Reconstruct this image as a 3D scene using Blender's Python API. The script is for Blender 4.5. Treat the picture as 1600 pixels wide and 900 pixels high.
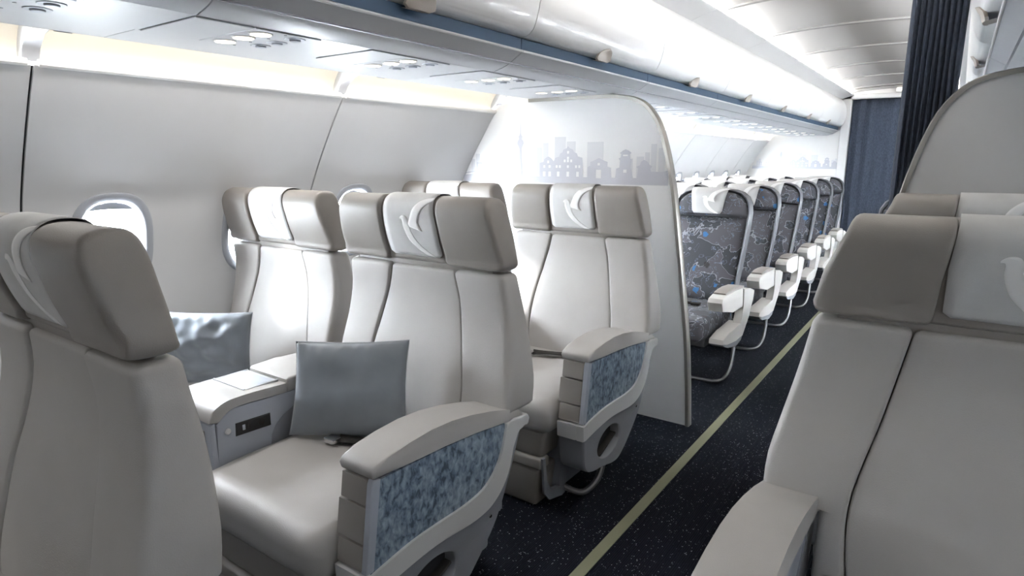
import bpy, bmesh, math, random
from mathutils import Vector, Matrix, noise
from mathutils.geometry import tessellate_polygon
random.seed(7)
for o in list(bpy.data.objects): bpy.data.objects.remove(o, do_unlink=True)
SC = bpy.context.scene
COL = SC.collection
PI = math.pi
XC = -0.65                       # centre line of the cabin
YB = 9.30                        # rear bulkhead
YF = -2.60                       # front end of the modelled cabin

# ------------------------------------------------------------------ camera
cam = bpy.data.cameras.new('camera'); co = bpy.data.objects.new('camera', cam); COL.objects.link(co)
_f = 970.0
_p = math.atan2(198.0, _f)
_v = Vector((700, 198, _f)).normalized()
_t = math.asin(_v.x)
_r = Vector((math.cos(_t), math.sin(_t), 0))
_n = Vector((-math.sin(_t)*math.cos(_p), math.cos(_t)*math.cos(_p), -math.sin(_p)))
_u = _r.cross(_n)
_m = Matrix(((_r.x, _u.x, -_n.x), (_r.y, _u.y, -_n.y), (_r.z, _u.z, -_n.z)))
co.matrix_world = Matrix.Translation((0, 0, 1.33)) @ _m.to_4x4()
cam.sensor_width = 36.0; cam.lens = 36.0*_f/1600.0; cam.clip_start = 0.02
SC.camera = co
# ------------------------------------------------------------------ world, sun, exposure
w = bpy.data.worlds.new('sky'); SC.world = w; w.use_nodes = True
bg = w.node_tree.nodes['Background']
bg.inputs['Color'].default_value = (0.88, 0.94, 1.0, 1); bg.inputs['Strength'].default_value = 70.0
sl = bpy.data.lights.new('sun', 'SUN'); sl.energy = 9.0; sl.angle = math.radians(7); sl.color = (1.0, 0.96, 0.9)
so = bpy.data.objects.new('sun', sl); COL.objects.link(so)
so.rotation_euler = Vector((0.40, 0.44, -0.17)).to_track_quat('-Z', 'Y').to_euler()
so.location = (-4, -1, 3)
SC.view_settings.view_transform = 'Standard'; SC.view_settings.look = 'None'
SC.view_settings.gamma = 1.0; SC.view_settings.use_curve_mapping = False
SC.view_settings.exposure = 0.80
def area(name, loc, direction, sx, sy, power, color=(1, 0.97, 0.92)):
    l = bpy.data.lights.new(name, 'AREA'); l.shape = 'RECTANGLE'; l.size = sx; l.size_y = sy
    l.energy = power; l.color = color
    o = bpy.data.objects.new(name, l); COL.objects.link(o); o.location = loc
    z = -Vector(direction).normalized(); y = Vector((0, 1, 0)); x = y.cross(z).normalized(); y = z.cross(x)
    o.rotation_euler = Matrix(((x.x, y.x, z.x), (x.y, y.y, z.y), (x.z, y.z, z.z))).to_euler()
    return o
# fluorescent tubes in the ceiling coves, both sides, and in the valances above the windows
def tubes(name, x, z, d, w_, spans, color):
    for y0, y1, pw in spans:
        area(name, (x, (y0+y1)/2, z), d, w_, y1-y0, pw*(y1-y0), color)
SP_C = [(YF+0.1, 0.9, 0.6), (0.9, 3.0, 6.0), (3.0, YB-0.1, 3.6)]
SP_D = [(YF+0.1, 0.9, 0.8), (0.9, 3.0, 20.0), (3.0, YB-0.1, 9.0)]
SP_L = [(YF+0.1, 0.5, 0.8), (0.5, 2.3, 3.0), (2.3, 2.85, 0.8), (3.1, YB-0.7, 2.8)]
SP_R = [(YF+0.1, 3.0, 0.3), (3.0, YB-0.7, 1.5)]
for m_ in (1, -1):
    mx_ = (lambda x: x) if m_ > 0 else (lambda x: 2*XC-x)
    tubes('ceiling_cove_lamp', mx_(-1.235), 2.163, (0.86*m_, 0, 0.42), 0.03, SP_C if m_ > 0 else SP_D, (1, 0.985, 0.96))
    tubes('valance_lamp', mx_(-2.07), 1.712, (0.25*m_, 0, -1), 0.05, SP_L if m_ > 0 else SP_R, (1, 0.98, 0.955))
SC.cycles.use_denoising = True
SC.cycles.max_bounces = 10; SC.cycles.diffuse_bounces = 6; SC.cycles.transparent_max_bounces = 12
SC.cycles.sample_clamp_indirect = 6.0
SC.cycles.caustics_reflective = False; SC.cycles.caustics_refractive = False

# ------------------------------------------------------------------ materials
def mat(name, color, rough=0.6, metal=0.0, bump=0.0, bscale=300.0, var=0.0, vscale=6.0, emit=None, estr=0.0, sheen=0.0, spec=0.5, coat=0.0):
    m = bpy.data.materials.new(name); m.use_nodes = True
    nt = m.node_tree; b = nt.nodes['Principled BSDF']
    b.inputs['Base Color'].default_value = (*color, 1); b.inputs['Roughness'].default_value = rough
    b.inputs['Metallic'].default_value = metal; b.inputs['Specular IOR Level'].default_value = spec
    if coat: b.inputs['Coat Weight'].default_value = coat
    if sheen: b.inputs['Sheen Weight'].default_value = sheen
    if emit:
        b.inputs['Emission Color'].default_value = (*emit, 1); b.inputs['Emission Strength'].default_value = estr
    tc = nt.nodes.new('ShaderNodeTexCoord')
    if var:
        n = nt.nodes.new('ShaderNodeTexNoise'); n.inputs['Scale'].default_value = vscale; n.inputs['Detail'].default_value = 3
        nt.links.new(tc.outputs['Object'], n.inputs['Vector'])
        mp = nt.nodes.new('ShaderNodeMapRange'); mp.inputs[1].default_value = 0.3; mp.inputs[2].default_value = 0.7
        mp.inputs[3].default_value = 1-var; mp.inputs[4].default_value = 1+var
        nt.links.new(n.outputs['Fac'], mp.inputs[0])
        mx = nt.nodes.new('ShaderNodeVectorMath'); mx.operation = 'SCALE'; mx.inputs[0].default_value = color
        nt.links.new(mp.outputs[0], mx.inputs['Scale']); nt.links.new(mx.outputs[0], b.inputs['Base Color'])
    if bump:
        n = nt.nodes.new('ShaderNodeTexNoise'); n.inputs['Scale'].default_value = bscale; n.inputs['Detail'].default_value = 2
        nt.links.new(tc.outputs['Object'], n.inputs['Vector'])
        bp = nt.nodes.new('ShaderNodeBump'); bp.inputs['Strength'].default_value = bump; bp.inputs['Distance'].default_value = 0.002
        nt.links.new(n.outputs['Fac'], bp.inputs['Height']); nt.links.new(bp.outputs[0], b.inputs['Normal'])
    return m
M = {}
M['leather'] = mat('taupe_leather', (0.475, 0.459, 0.445), 0.5, bump=0.25, bscale=420, var=0.04)
M['leather_dark'] = mat('dark_taupe_leather', (0.285, 0.262, 0.243), 0.45, bump=0.25, bscale=420, var=0.05)
M['cover'] = mat('headrest_cloth', (0.65, 0.65, 0.65), 0.7, bump=0.3, bscale=700, var=0.05, vscale=14)
M['emblem'] = mat('white_print', (0.93, 0.93, 0.93), 0.6)
M['cap'] = mat('armrest_pad', (0.45, 0.435, 0.42), 0.5, bump=0.3, bscale=600, var=0.04)
M['shell'] = mat('grey_plastic', (0.27, 0.28, 0.31), 0.42, var=0.03)
M['shell_light'] = mat('light_blue_grey_plastic', (0.44, 0.47, 0.53), 0.4, var=0.03)
M['block'] = mat('taupe_plastic', (0.36, 0.335, 0.31), 0.5, bump=0.15, bscale=500)
M['white'] = mat('white_plastic', (0.80, 0.80, 0.80), 0.3, coat=0.3)
M['econ_white'] = mat('ivory_plastic', (0.72, 0.70, 0.67), 0.35)
M['black'] = mat('black_plastic', (0.012, 0.012, 0.014), 0.35)
M['dark'] = mat('dark_gap', (0.02, 0.02, 0.025), 0.8)
M['metal'] = mat('brushed_metal', (0.30, 0.30, 0.31), 0.4, metal=0.8)
M['lid_metal'] = mat('light_metal', (0.60, 0.61, 0.63), 0.3, metal=0.5)
M['chrome'] = mat('bright_metal', (0.75, 0.75, 0.76), 0.2, metal=1.0)
M['rim'] = mat('beige_metal_rim', (0.31, 0.295, 0.27), 0.35, metal=0.6)
M['belt'] = mat('belt_webbing', (0.02, 0.018, 0.016), 0.8, bump=0.4, bscale=900)
M['wall'] = mat('wall_lining', (0.70, 0.705, 0.715), 0.55, bump=0.12, bscale=500, var=0.02, vscale=3)
M['ring'] = mat('window_ring', (0.40, 0.42, 0.46), 0.45)
M['reveal'] = mat('window_reveal', (0.60, 0.63, 0.68), 0.4)
M['bin'] = mat('bin_white', (0.88, 0.875, 0.87), 0.32, coat=0.2)
M['under'] = mat('service_panel_grey', (0.52, 0.53, 0.555), 0.36, var=0.02)
M['under2'] = mat('service_insert_grey', (0.42, 0.45, 0.50), 0.35)
M['rail'] = mat('slate_blue_rail', (0.040, 0.070, 0.115), 0.6, spec=0.25)
M['handle'] = mat('bronze_handle', (0.40, 0.35, 0.30), 0.4, bump=0.2, bscale=300)
M['ceil'] = mat('ceiling_panel_white', (0.60, 0.585, 0.565), 0.4)
M['rib'] = mat('ceiling_rib_grey', (0.34, 0.335, 0.33), 0.5)
M['band'] = mat('ceiling_band_grey', (0.56, 0.56, 0.565), 0.4)
M['partition'] = mat('partition_white', (0.86, 0.865, 0.875), 0.35)
M['partition_shaded'] = mat('partition_white_shaded', (0.50, 0.50, 0.50), 0.5, bump=0.1, bscale=500)  # partition white with the weaker light on the right put into the colour
M['print_dark'] = mat('skyline_print', (0.57, 0.58, 0.635), 0.45)
M['print_mid'] = mat('skyline_print_pale', (0.70, 0.71, 0.74), 0.45)
M['bulk'] = mat('bulkhead_white', (0.80, 0.79, 0.78), 0.45)
M['strip'] = mat('floor_guide_strip', (0.20, 0.20, 0.125), 0.5)
M['lampface'] = mat('reading_lamp_face', (0.9, 0.85, 0.75), 0.4, emit=(1.0, 0.93, 0.78), estr=0.95)
M['diffuser'] = mat('valance_diffuser', (0.55, 0.50, 0.42), 0.6, emit=(1.0, 0.92, 0.77), estr=0.27)
M['sign'] = mat('lit_sign', (0.9, 0.85, 0.75), 0.4, emit=(1.0, 0.95, 0.82), estr=1.2)
M['shade'] = mat('window_shade', (0.62, 0.64, 0.68), 0.45)
def translucent_shade():
    m = bpy.data.materials.new('translucent_shade'); m.use_nodes = True; nt = m.node_tree; b = nt.nodes['Principled BSDF']
    b.inputs['Base Color'].default_value = (0.75, 0.76, 0.78, 1); b.inputs['Roughness'].default_value = 0.6
    t = nt.nodes.new('ShaderNodeBsdfTranslucent'); t.inputs[0].default_value = (0.62, 0.65, 0.70, 1)
    mx = nt.nodes.new('ShaderNodeMixShader'); mx.inputs[0].default_value = 0.5
    nt.links.new(b.outputs[0], mx.inputs[1]); nt.links.new(t.outputs[0], mx.inputs[2]); nt.links.new(mx.outputs[0], nt.nodes['Material Output'].inputs[0])
    return m
M['shade_solid'] = M['shade']; M['shade'] = translucent_shade()
M['econ_shell'] = mat('economy_rim_grey', (0.11, 0.115, 0.13), 0.4)
M['econ_dark'] = mat('economy_plain_fabric', (0.075, 0.075, 0.085), 0.75, bump=0.3, bscale=800)

def curtain_mat(name, c1, c2, scale):
    m = bpy.data.materials.new(name); m.use_nodes = True; nt = m.node_tree; b = nt.nodes['Principled BSDF']
    b.inputs['Roughness'].default_value = 0.85
    tc = nt.nodes.new('ShaderNodeTexCoord'); mp = nt.nodes.new('ShaderNodeMapping'); mp.inputs['Scale'].default_value = (1, 1, 0.25)
    n = nt.nodes.new('ShaderNodeTexNoise'); n.inputs['Scale'].default_value = scale; n.inputs['Detail'].default_value = 4
    r = nt.nodes.new('ShaderNodeValToRGB'); r.color_ramp.elements[0].position = 0.35; r.color_ramp.elements[1].position = 0.68
    r.color_ramp.elements[0].color = (*c1, 1); r.color_ramp.elements[1].color = (*c2, 1)
    nt.links.new(tc.outputs['Object'], mp.inputs['Vector']); nt.links.new(mp.outputs[0], n.inputs['Vector'])
    nt.links.new(n.outputs['Fac'], r.inputs[0]); nt.links.new(r.outputs[0], b.inputs['Base Color'])
    return m
M['curtain_blue'] = curtain_mat('blue_curtain_cloth', (0.028, 0.038, 0.060), (0.062, 0.078, 0.115), 160)
M['curtain_navy'] = curtain_mat('navy_curtain_cloth', (0.008, 0.012, 0.022), (0.022, 0.03, 0.05), 200)

def satin():
    m = mat('blue_grey_satin', (0.225, 0.25, 0.28), 0.38, sheen=0.3, var=0.10, vscale=9)
    return m
M['satin'] = satin()
M['satin_edge'] = mat('pillow_piping', (0.50, 0.52, 0.55), 0.5)

def carpet():
    m = bpy.data.materials.new('navy_carpet'); m.use_nodes = True; nt = m.node_tree; b = nt.nodes['Principled BSDF']
    b.inputs['Roughness'].default_value = 0.95; b.inputs['Specular IOR Level'].default_value = 0.1
    tc = nt.nodes.new('ShaderNodeTexCoord')
    v = nt.nodes.new('ShaderNodeTexVoronoi'); v.inputs['Scale'].default_value = 330
    nt.links.new(tc.outputs['Object'], v.inputs['Vector'])
    sep = nt.nodes.new('ShaderNodeSeparateColor'); nt.links.new(v.outputs['Color'], sep.inputs[0])
    gt = nt.nodes.new('ShaderNodeMath'); gt.operation = 'GREATER_THAN'; gt.inputs[1].default_value = 0.982
    nt.links.new(sep.outputs[0], gt.inputs[0])
    g2 = nt.nodes.new('ShaderNodeMath'); g2.operation = 'MULTIPLY'
    ramp = nt.nodes.new('ShaderNodeMath'); ramp.operation = 'MULTIPLY'; ramp.inputs[1].default_value = 0.9
    nt.links.new(sep.outputs[1], ramp.inputs[0])
    nt.links.new(gt.outputs[0], g2.inputs[0]); nt.links.new(ramp.outputs[0], g2.inputs[1])
    wv = nt.nodes.new('ShaderNodeTexWave'); wv.wave_type = 'BANDS'; wv.bands_direction = 'X'; wv.inputs['Scale'].default_value = 45
    wv.inputs['Distortion'].default_value = 0.6; wv.inputs['Detail'].default_value = 1
    nt.links.new(tc.outputs['Object'], wv.inputs['Vector'])
    c0 = nt.nodes.new('ShaderNodeMix'); c0.data_type = 'RGBA'
    c0.inputs[6].default_value = (0.004, 0.005, 0.008, 1); c0.inputs[7].default_value = (0.009, 0.011, 0.017, 1)
    nt.links.new(wv.outputs['Fac'], c0.inputs[0])
    c1 = nt.nodes.new('ShaderNodeMix'); c1.data_type = 'RGBA'
    c1.inputs[7].default_value = (0.40, 0.42, 0.44, 1)
    nt.links.new(g2.outputs[0], c1.inputs[0]); nt.links.new(c0.outputs[2], c1.inputs[6])
    nt.links.new(c1.outputs[2], b.inputs['Base Color'])
    bp = nt.nodes.new('ShaderNodeBump'); bp.inputs['Strength'].default_value = 0.6; bp.inputs['Distance'].default_value = 0.003
    nt.links.new(wv.outputs['Fac'], bp.inputs['Height']); nt.links.new(bp.outputs[0], b.inputs['Normal'])
    return m
M['carpet'] = carpet()

def marble():
    m = bpy.data.materials.new('blue_stone_inlay'); m.use_nodes = True; nt = m.node_tree; b = nt.nodes['Principled BSDF']
    b.inputs['Roughness'].default_value = 0.3
    tc = nt.nodes.new('ShaderNodeTexCoord'); mp = nt.nodes.new('ShaderNodeMapping'); mp.inputs['Scale'].default_value = (1, 1.15, 0.8)
    nt.links.new(tc.outputs['Object'], mp.inputs['Vector'])
    n = nt.nodes.new('ShaderNodeTexNoise'); n.inputs['Scale'].default_value = 55; n.inputs['Detail'].default_value = 4; n.inputs['Distortion'].default_value = 0.5
    n2 = nt.nodes.new('ShaderNodeTexNoise'); n2.inputs['Scale'].default_value = 11; n2.inputs['Detail'].default_value = 2
    for q in (n, n2): nt.links.new(mp.outputs[0], q.inputs['Vector'])
    ad = nt.nodes.new('ShaderNodeMath'); ad.operation = 'MULTIPLY_ADD'; ad.inputs[1].default_value = 0.35
    nt.links.new(n2.outputs['Fac'], ad.inputs[0]); nt.links.new(n.outputs['Fac'], ad.inputs[2])
    r = nt.nodes.new('ShaderNodeValToRGB'); e = r.color_ramp.elements
    e[0].position = 0.50; e[0].color = (0.045, 0.068, 0.10, 1); e[1].position = 0.92; e[1].color = (0.42, 0.50, 0.58, 1)
    x = e.new(0.62); x.color = (0.155, 0.21, 0.28, 1)
    nt.links.new(ad.outputs[0], r.inputs[0]); nt.links.new(r.outputs[0], b.inputs['Base Color'])
    return m
M['marble'] = marble()

def fabric():
    m = bpy.data.materials.new('floral_charcoal_fabric'); m.use_nodes = True; nt = m.node_tree; b = nt.nodes['Principled BSDF']
    b.inputs['Roughness'].default_value = 0.8; b.inputs['Sheen Weight'].default_value = 0.1
    L = nt.links.new
    tc = nt.nodes.new('ShaderNodeTexCoord'); oi = nt.nodes.new('ShaderNodeObjectInfo')
    add = nt.nodes.new('ShaderNodeVectorMath'); add.operation = 'ADD'
    sc = nt.nodes.new('ShaderNodeVectorMath'); sc.operation = 'SCALE'; sc.inputs[0].default_value = (3.1, 1.7, 2.3)
    L(oi.outputs['Random'], sc.inputs['Scale']); L(tc.outputs['Object'], add.inputs[0]); L(sc.outputs[0], add.inputs[1])
    def nz(scale, det, dist=0.0):
        n = nt.nodes.new('ShaderNodeTexNoise'); n.inputs['Scale'].default_value = scale; n.inputs['Detail'].default_value = det
        n.inputs['Distortion'].default_value = dist; L(add.outputs[0], n.inputs['Vector']); return n
    def math_(op, a, bb):
        q = nt.nodes.new('ShaderNodeMath'); q.operation = op
        for i, v in enumerate((a, bb)):
            if isinstance(v, (int, float)): q.inputs[i].default_value = v
            else: L(v, q.inputs[i])
        return q.outputs[0]
    def mix(f, a, bcol):
        q = nt.nodes.new('ShaderNodeMix'); q.data_type = 'RGBA'; L(f, q.inputs[0])
        if isinstance(a, tuple): q.inputs[6].default_value = a
        else: L(a, q.inputs[6])
        if isinstance(bcol, tuple): q.inputs[7].default_value = bcol
        else: L(bcol, q.inputs[7])
        return q.outputs[2]
    a = nz(7, 3.5, 0.4)
    line = math_('LESS_THAN', math_('ABSOLUTE', math_('SUBTRACT', a.outputs['Fac'], 0.5), 0.0), 0.008)
    patch = math_('GREATER_THAN', a.outputs['Fac'], 0.5)
    c = mix(patch, (0.045, 0.047, 0.056, 1), (0.085, 0.084, 0.096, 1))
    b2 = nz(16, 4, 1.0)
    line2 = math_('LESS_THAN', math_('ABSOLUTE', math_('SUBTRACT', b2.outputs['Fac'], 0.56), 0.0), 0.008)
    c = mix(math_('MULTIPLY', line2, 0.6), c, (0.22, 0.27, 0.38, 1))
    c = mix(math_('MULTIPLY', line, 0.8), c, (0.30, 0.31, 0.35, 1))
    v = nt.nodes.new('ShaderNodeTexVoronoi'); v.inputs['Scale'].default_value = 9; L(add.outputs[0], v.inputs['Vector'])
    sep = nt.nodes.new('ShaderNodeSeparateColor'); L(v.outputs['Color'], sep.inputs[0])
    wob = nz(60, 2)
    dd = math_('ADD', v.outputs['Distance'], math_('MULTIPLY', wob.outputs['Fac'], 0.35))
    spot = math_('MULTIPLY', math_('LESS_THAN', dd, 0.36), math_('GREATER_THAN', sep.outputs[0], 0.5))
    dark = math_('MULTIPLY', math_('LESS_THAN', dd, 0.36), math_('LESS_THAN', sep.outputs[0], 0.22))
    c = mix(math_('MULTIPLY', dark, 0.8), c, (0.022, 0.018, 0.018, 1))
    c = mix(math_('MULTIPLY', spot, 0.85), c, (0.035, 0.16, 0.40, 1))
    L(c, b.inputs['Base Color'])
    return m
M['fabric'] = fabric()

def glass():
    m = bpy.data.materials.new('window_acrylic'); m.use_nodes = True; nt = m.node_tree
    out = nt.nodes['Material Output']; nt.nodes.remove(nt.nodes['Principled BSDF'])
    t = nt.nodes.new('ShaderNodeBsdfTransparent'); t.inputs[0].default_value = (0.95, 0.97, 0.98, 1)
    g = nt.nodes.new('ShaderNodeBsdfGlossy'); g.inputs['Roughness'].default_value = 0.05
    fr = nt.nodes.new('ShaderNodeFresnel'); fr.inputs[0].default_value = 1.35
    mx = nt.nodes.new('ShaderNodeMixShader')
    nt.links.new(fr.outputs[0], mx.inputs[0]); nt.links.new(t.outputs[0], mx.inputs[1]); nt.links.new(g.outputs[0], mx.inputs[2])
    nt.links.new(mx.outputs[0], out.inputs[0])
    return m
M['glass'] = glass()

# ------------------------------------------------------------------ object helpers
def link(name, me, m, parent=None, kind=None, label=None):
    o = bpy.data.objects.new(name, me); COL.objects.link(o)
    if m is not None and not me.materials: me.materials.append(M[m] if isinstance(m, str) else m)
    if parent is not None: o.parent = parent
    if kind: o['kind'] = kind
    if label: o['label'] = label
    return o
def bm_obj(name, bm, m, parent=None, kind=None, label=None, sharp=35):
    bmesh.ops.recalc_face_normals(bm, faces=bm.faces)
    me = bpy.data.meshes.new(name); bm.to_mesh(me); bm.free()
    for p in me.polygons: p.use_smooth = True
    me.set_sharp_from_angle(angle=math.radians(sharp))
    return link(name, me, m, parent, kind, label)
def empty(name, loc, label=None, cat=None, group=None, kind=None):
    o = bpy.data.objects.new(name, None); COL.objects.link(o); o.location = loc; o.empty_display_size = 0.05
    if kind: o['kind'] = kind
    tag(o, label, cat, group); return o
def tag(o, label=None, cat=None, group=None):
    if label: o['label'] = label
    if cat: o['category'] = cat
    if group: o['group'] = group
    return o
def copy_tree(o, parent=None):
    c = o.copy(); COL.objects.link(c)
    if parent is not None: c.parent = parent
    for ch in [q for q in bpy.data.objects if q.parent == o and q != c]: copy_tree(ch, c)
    return c

def cr(pts, n=6, closed=False):
    """Catmull-Rom through points."""
    P = [Vector(p) for p in pts]; out = []; N = len(P)
    for i in range(N if closed else N-1):
        if closed: p0, p1, p2, p3 = P[i-1], P[i], P[(i+1) % N], P[(i+2) % N]
        else: p0, p1, p2, p3 = P[max(i-1, 0)], P[i], P[i+1], P[min(i+2, N-1)]
        for k in range(n):
            t = k/n
            out.append(0.5*((2*p1)+(p2-p0)*t+(2*p0-5*p1+4*p2-p3)*t*t+(3*p1-p0-3*p2+p3)*t**3))
    if not closed: out.append(P[-1])
    return out
def interp(tab, z):
    if z <= tab[0][0]: return tab[0][1]
    for (a, va), (b, vb) in zip(tab, tab[1:]):
        if z <= b: return va+(vb-va)*(z-a)/(b-a)
    return tab[-1][1]
def sinterp(tab, z):
    """smooth interpolation of a table."""
    if z <= tab[0][0]: return tab[0][1]
    if z >= tab[-1][0]: return tab[-1][1]
    for i in range(len(tab)-1):
        a, va = tab[i]; b, vb = tab[i+1]
        if z <= b:
            def sl_(j):
                if j <= 0 or j >= len(tab)-1:
                    j2 = max(0, min(len(tab)-2, j if j <= 0 else j-1)); return (tab[j2+1][1]-tab[j2][1])/(tab[j2+1][0]-tab[j2][0])
                return (tab[j+1][1]-tab[j-1][1])/(tab[j+1][0]-tab[j-1][0])
            h = b-a; t = (z-a)/h; m0 = sl_(i)*h; m1 = sl_(i+1)*h
            return (2*t**3-3*t*t+1)*va+(t**3-2*t*t+t)*m0+(-2*t**3+3*t*t)*vb+(t**3-t*t)*m1

def loft(bm, rings, cap=True, closed=True):
    V = [[bm.verts.new(p) for p in r] for r in rings]
    for a, b in zip(V, V[1:]):
        n = len(a)
        for i in range(n if closed else n-1):
            j = (i+1) % n
            try: bm.faces.new((a[i], a[j], b[j], b[i]))
            except ValueError: pass
    if cap and closed:
        for r in (V[0], V[-1]):
            try: bm.faces.new(r)
            except ValueError: pass
    return V
def rrect(xl, xr, yf, yb, r, nf=6, nc=4, rr=None):
    """rounded rectangle ring in the xy plane, nf divisions along the long sides."""
    r = max(0.0004, min(r, (xr-xl)/2-1e-4, (yb-yf)/2-1e-4)); pts = []
    ql, qr = (r, r) if rr is None else [max(0.0004, min(q, (xr-xl)/2-1e-4, (yb-yf)/2-1e-4)) for q in rr]
    cs = [(xr-qr, yf+qr, -PI/2, qr), (xr-qr, yb-qr, 0, qr), (xl+ql, yb-ql, PI/2, ql), (xl+ql, yf+ql, PI, ql)]
    for k, (cx, cy, a0, r) in enumerate(cs):
        for i in range(nc+1):
            a = a0+PI/2*i/nc; pts.append((cx+r*math.cos(a), cy+r*math.sin(a)))
        nx = cs[(k+1) % 4]; a1 = nx[2]
        ex, ey = nx[0]+nx[3]*math.cos(a1), nx[1]+nx[3]*math.sin(a1); sx, sy = pts[-1]
        for i in range(1, nf): pts.append((sx+(ex-sx)*i/nf, sy+(ey-sy)*i/nf))
    return pts
def slab(bm, f, z0, z1, r=0.02, nz=10, nf=6, deform=None, rt=None, rb=None, nc=4, rr=None, extra=()):
    """f(z) -> xl, xr, yf, yb ; rounded in every direction."""
    rt = r if rt is None else rt; rb = r if rb is None else rb
    lv = []
    for i in range(5):
        a = PI/2*i/4; lv.append((z0+rb*(1-math.sin(a)) if i < 4 else z0+rb*0.0, rb*(1-math.cos(PI/2-a)) if 0 else 0))
    lv = [(z0+rb*(1-math.cos(a)), rb*(1-math.sin(a))) for a in [PI/2*i/4 for i in range(5)]]
    lv += sorted([(z0+rb+(z1-rt-z0-rb)*i/nz, 0) for i in range(1, nz)]+[(e, 0) for e in extra])
    lv += [(z1-rt*(1-math.cos(a)), rt*(1-math.sin(a))) for a in [PI/2*(4-i)/4 for i in range(5)]]
    rings = []
    for z, ins in lv:
        xl, xr, yf, yb = f(min(max(z, z0), z1))
        rg = rrect(xl+ins, xr-ins, yf+ins, yb-ins, max(r-ins*0.6, 0.003), nf, nc, rr)
        ps = [Vector((x, y, z)) for x, y in rg]
        if deform: ps = [Vector(deform(p)) for p in ps]
        rings.append(ps)
    loft(bm, rings)
def prism(bm, poly, x0, x1, bev=0.004, seg=2, axis='x'):
    """polygon (y,z) extruded along x, rims bevelled."""
    def P(x, q): return (x, q[0], q[1]) if axis == 'x' else ((q[0], x, q[1]) if axis == 'y' else (q[0], q[1], x))
    a = [bm.verts.new(P(x0, q)) for q in poly]; b = [bm.verts.new(P(x1, q)) for q in poly]
    n = len(poly); es = []
    fa = bm.faces.new(a); fb = bm.faces.new(b[::-1])
    for i in range(n): bm.faces.new((a[i], b[i], b[(i+1) % n], a[(i+1) % n]))
    if bev:
        es = list(set(fa.edges) | set(fb.edges))
        bmesh.ops.bevel(bm, geom=es, offset=bev, segments=seg, profile=0.5, affect='EDGES', clamp_overlap=True)
def box(bm, x0, x1, y0, y1, z0, z1, bev=0.0, seg=2):
    r = bmesh.ops.create_cube(bm, size=1.0)
    for v in r['verts']: v.co = Vector(((x0+x1)/2+v.co.x*(x1-x0), (y0+y1)/2+v.co.y*(y1-y0), (z0+z1)/2+v.co.z*(z1-z0)))
    if bev:
        es = list({e for v in r['verts'] for e in v.link_edges})
        bmesh.ops.bevel(bm, geom=es, offset=bev, segments=seg, profile=0.5, affect='EDGES', clamp_overlap=True)
def tube(bm, pts, r, n=10, cap=True):
    P = [Vector(p) for p in pts]; rings = []; up = None
    for i, p in enumerate(P):
        d = (P[min(i+1, len(P)-1)]-P[max(i-1, 0)]).normalized()
        if up is None: up = d.orthogonal().normalized()
        up = (up-d*up.dot(d)).normalized(); s = d.cross(up)
        rings.append([p+(up*math.cos(2*PI*k/n)+s*math.sin(2*PI*k/n))*r for k in range(n)])
    loft(bm, rings, cap)
def disc(bm, c, nrm, r, h, n=20, bev=0.0):
    c = Vector(c); d = Vector(nrm).normalized(); u = d.orthogonal().normalized(); s = d.cross(u)
    rs = [(r, 0), (r, h-bev), (r-bev, h)] if bev else [(r, 0), (r, h)]
    loft(bm, [[c+d*hh+(u*math.cos(2*PI*k/n)+s*math.sin(2*PI*k/n))*rr for k in range(n)] for rr, hh in rs])

# ================================================================== SETTING
# ---- floor
bm = bmesh.new(); box(bm, -2.62, 1.32, YF, YB+0.9, -0.04, 0.0)
fl = bm_obj('floor', bm, 'carpet', kind='structure'); fl['label'] = 'dark navy carpet flecked with white'
bm = bmesh.new(); box(bm, -0.888, -0.846, YF, YB, 0.0, 0.003)
tag(bm_obj('floor_guide_strip', bm, 'strip'), 'long olive guide strip along the aisle carpet', 'floor strip')

# ---- side walls with window openings
PROF = [(0.0, -2.42), (0.2, -2.47), (0.5, -2.515), (0.8, -2.535), (0.95, -2.525), (1.1, -2.492), (1.185, -2.468), (1.29, -2.412),
        (1.39, -2.350), (1.52, -2.262), (1.61, -2.195)]
def px(z): return sinterp(PROF, z)
Y0, PITCH = 0.735, 1.12
WZ, WA, WB, WN = 1.034, 0.142, 0.186, 2.7
def sup(a, b, n, k, N):
    t = 2*PI*k/N; c, s = math.cos(t), math.sin(t)
    return a*math.copysign(abs(c)**(2/n), c), b*math.copysign(abs(s)**(2/n), s)
def hole(z, a, b):
    q = abs((z-WZ)/b)
    return 0.0 if q >= 1 else a*(1-q**WN)**(1/WN)
ha, hb = WA-0.012, WB-0.012
zs = [0.0, 0.1, 0.25, 0.4, 0.55, 0.7, 0.8] + [WZ+hb*math.sin(PI/2*(i/11)) for i in range(-11, 12)] + [1.24, 1.28, 1.32, 1.36, 1.41, 1.46, 1.51, 1.56, 1.60]
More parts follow.
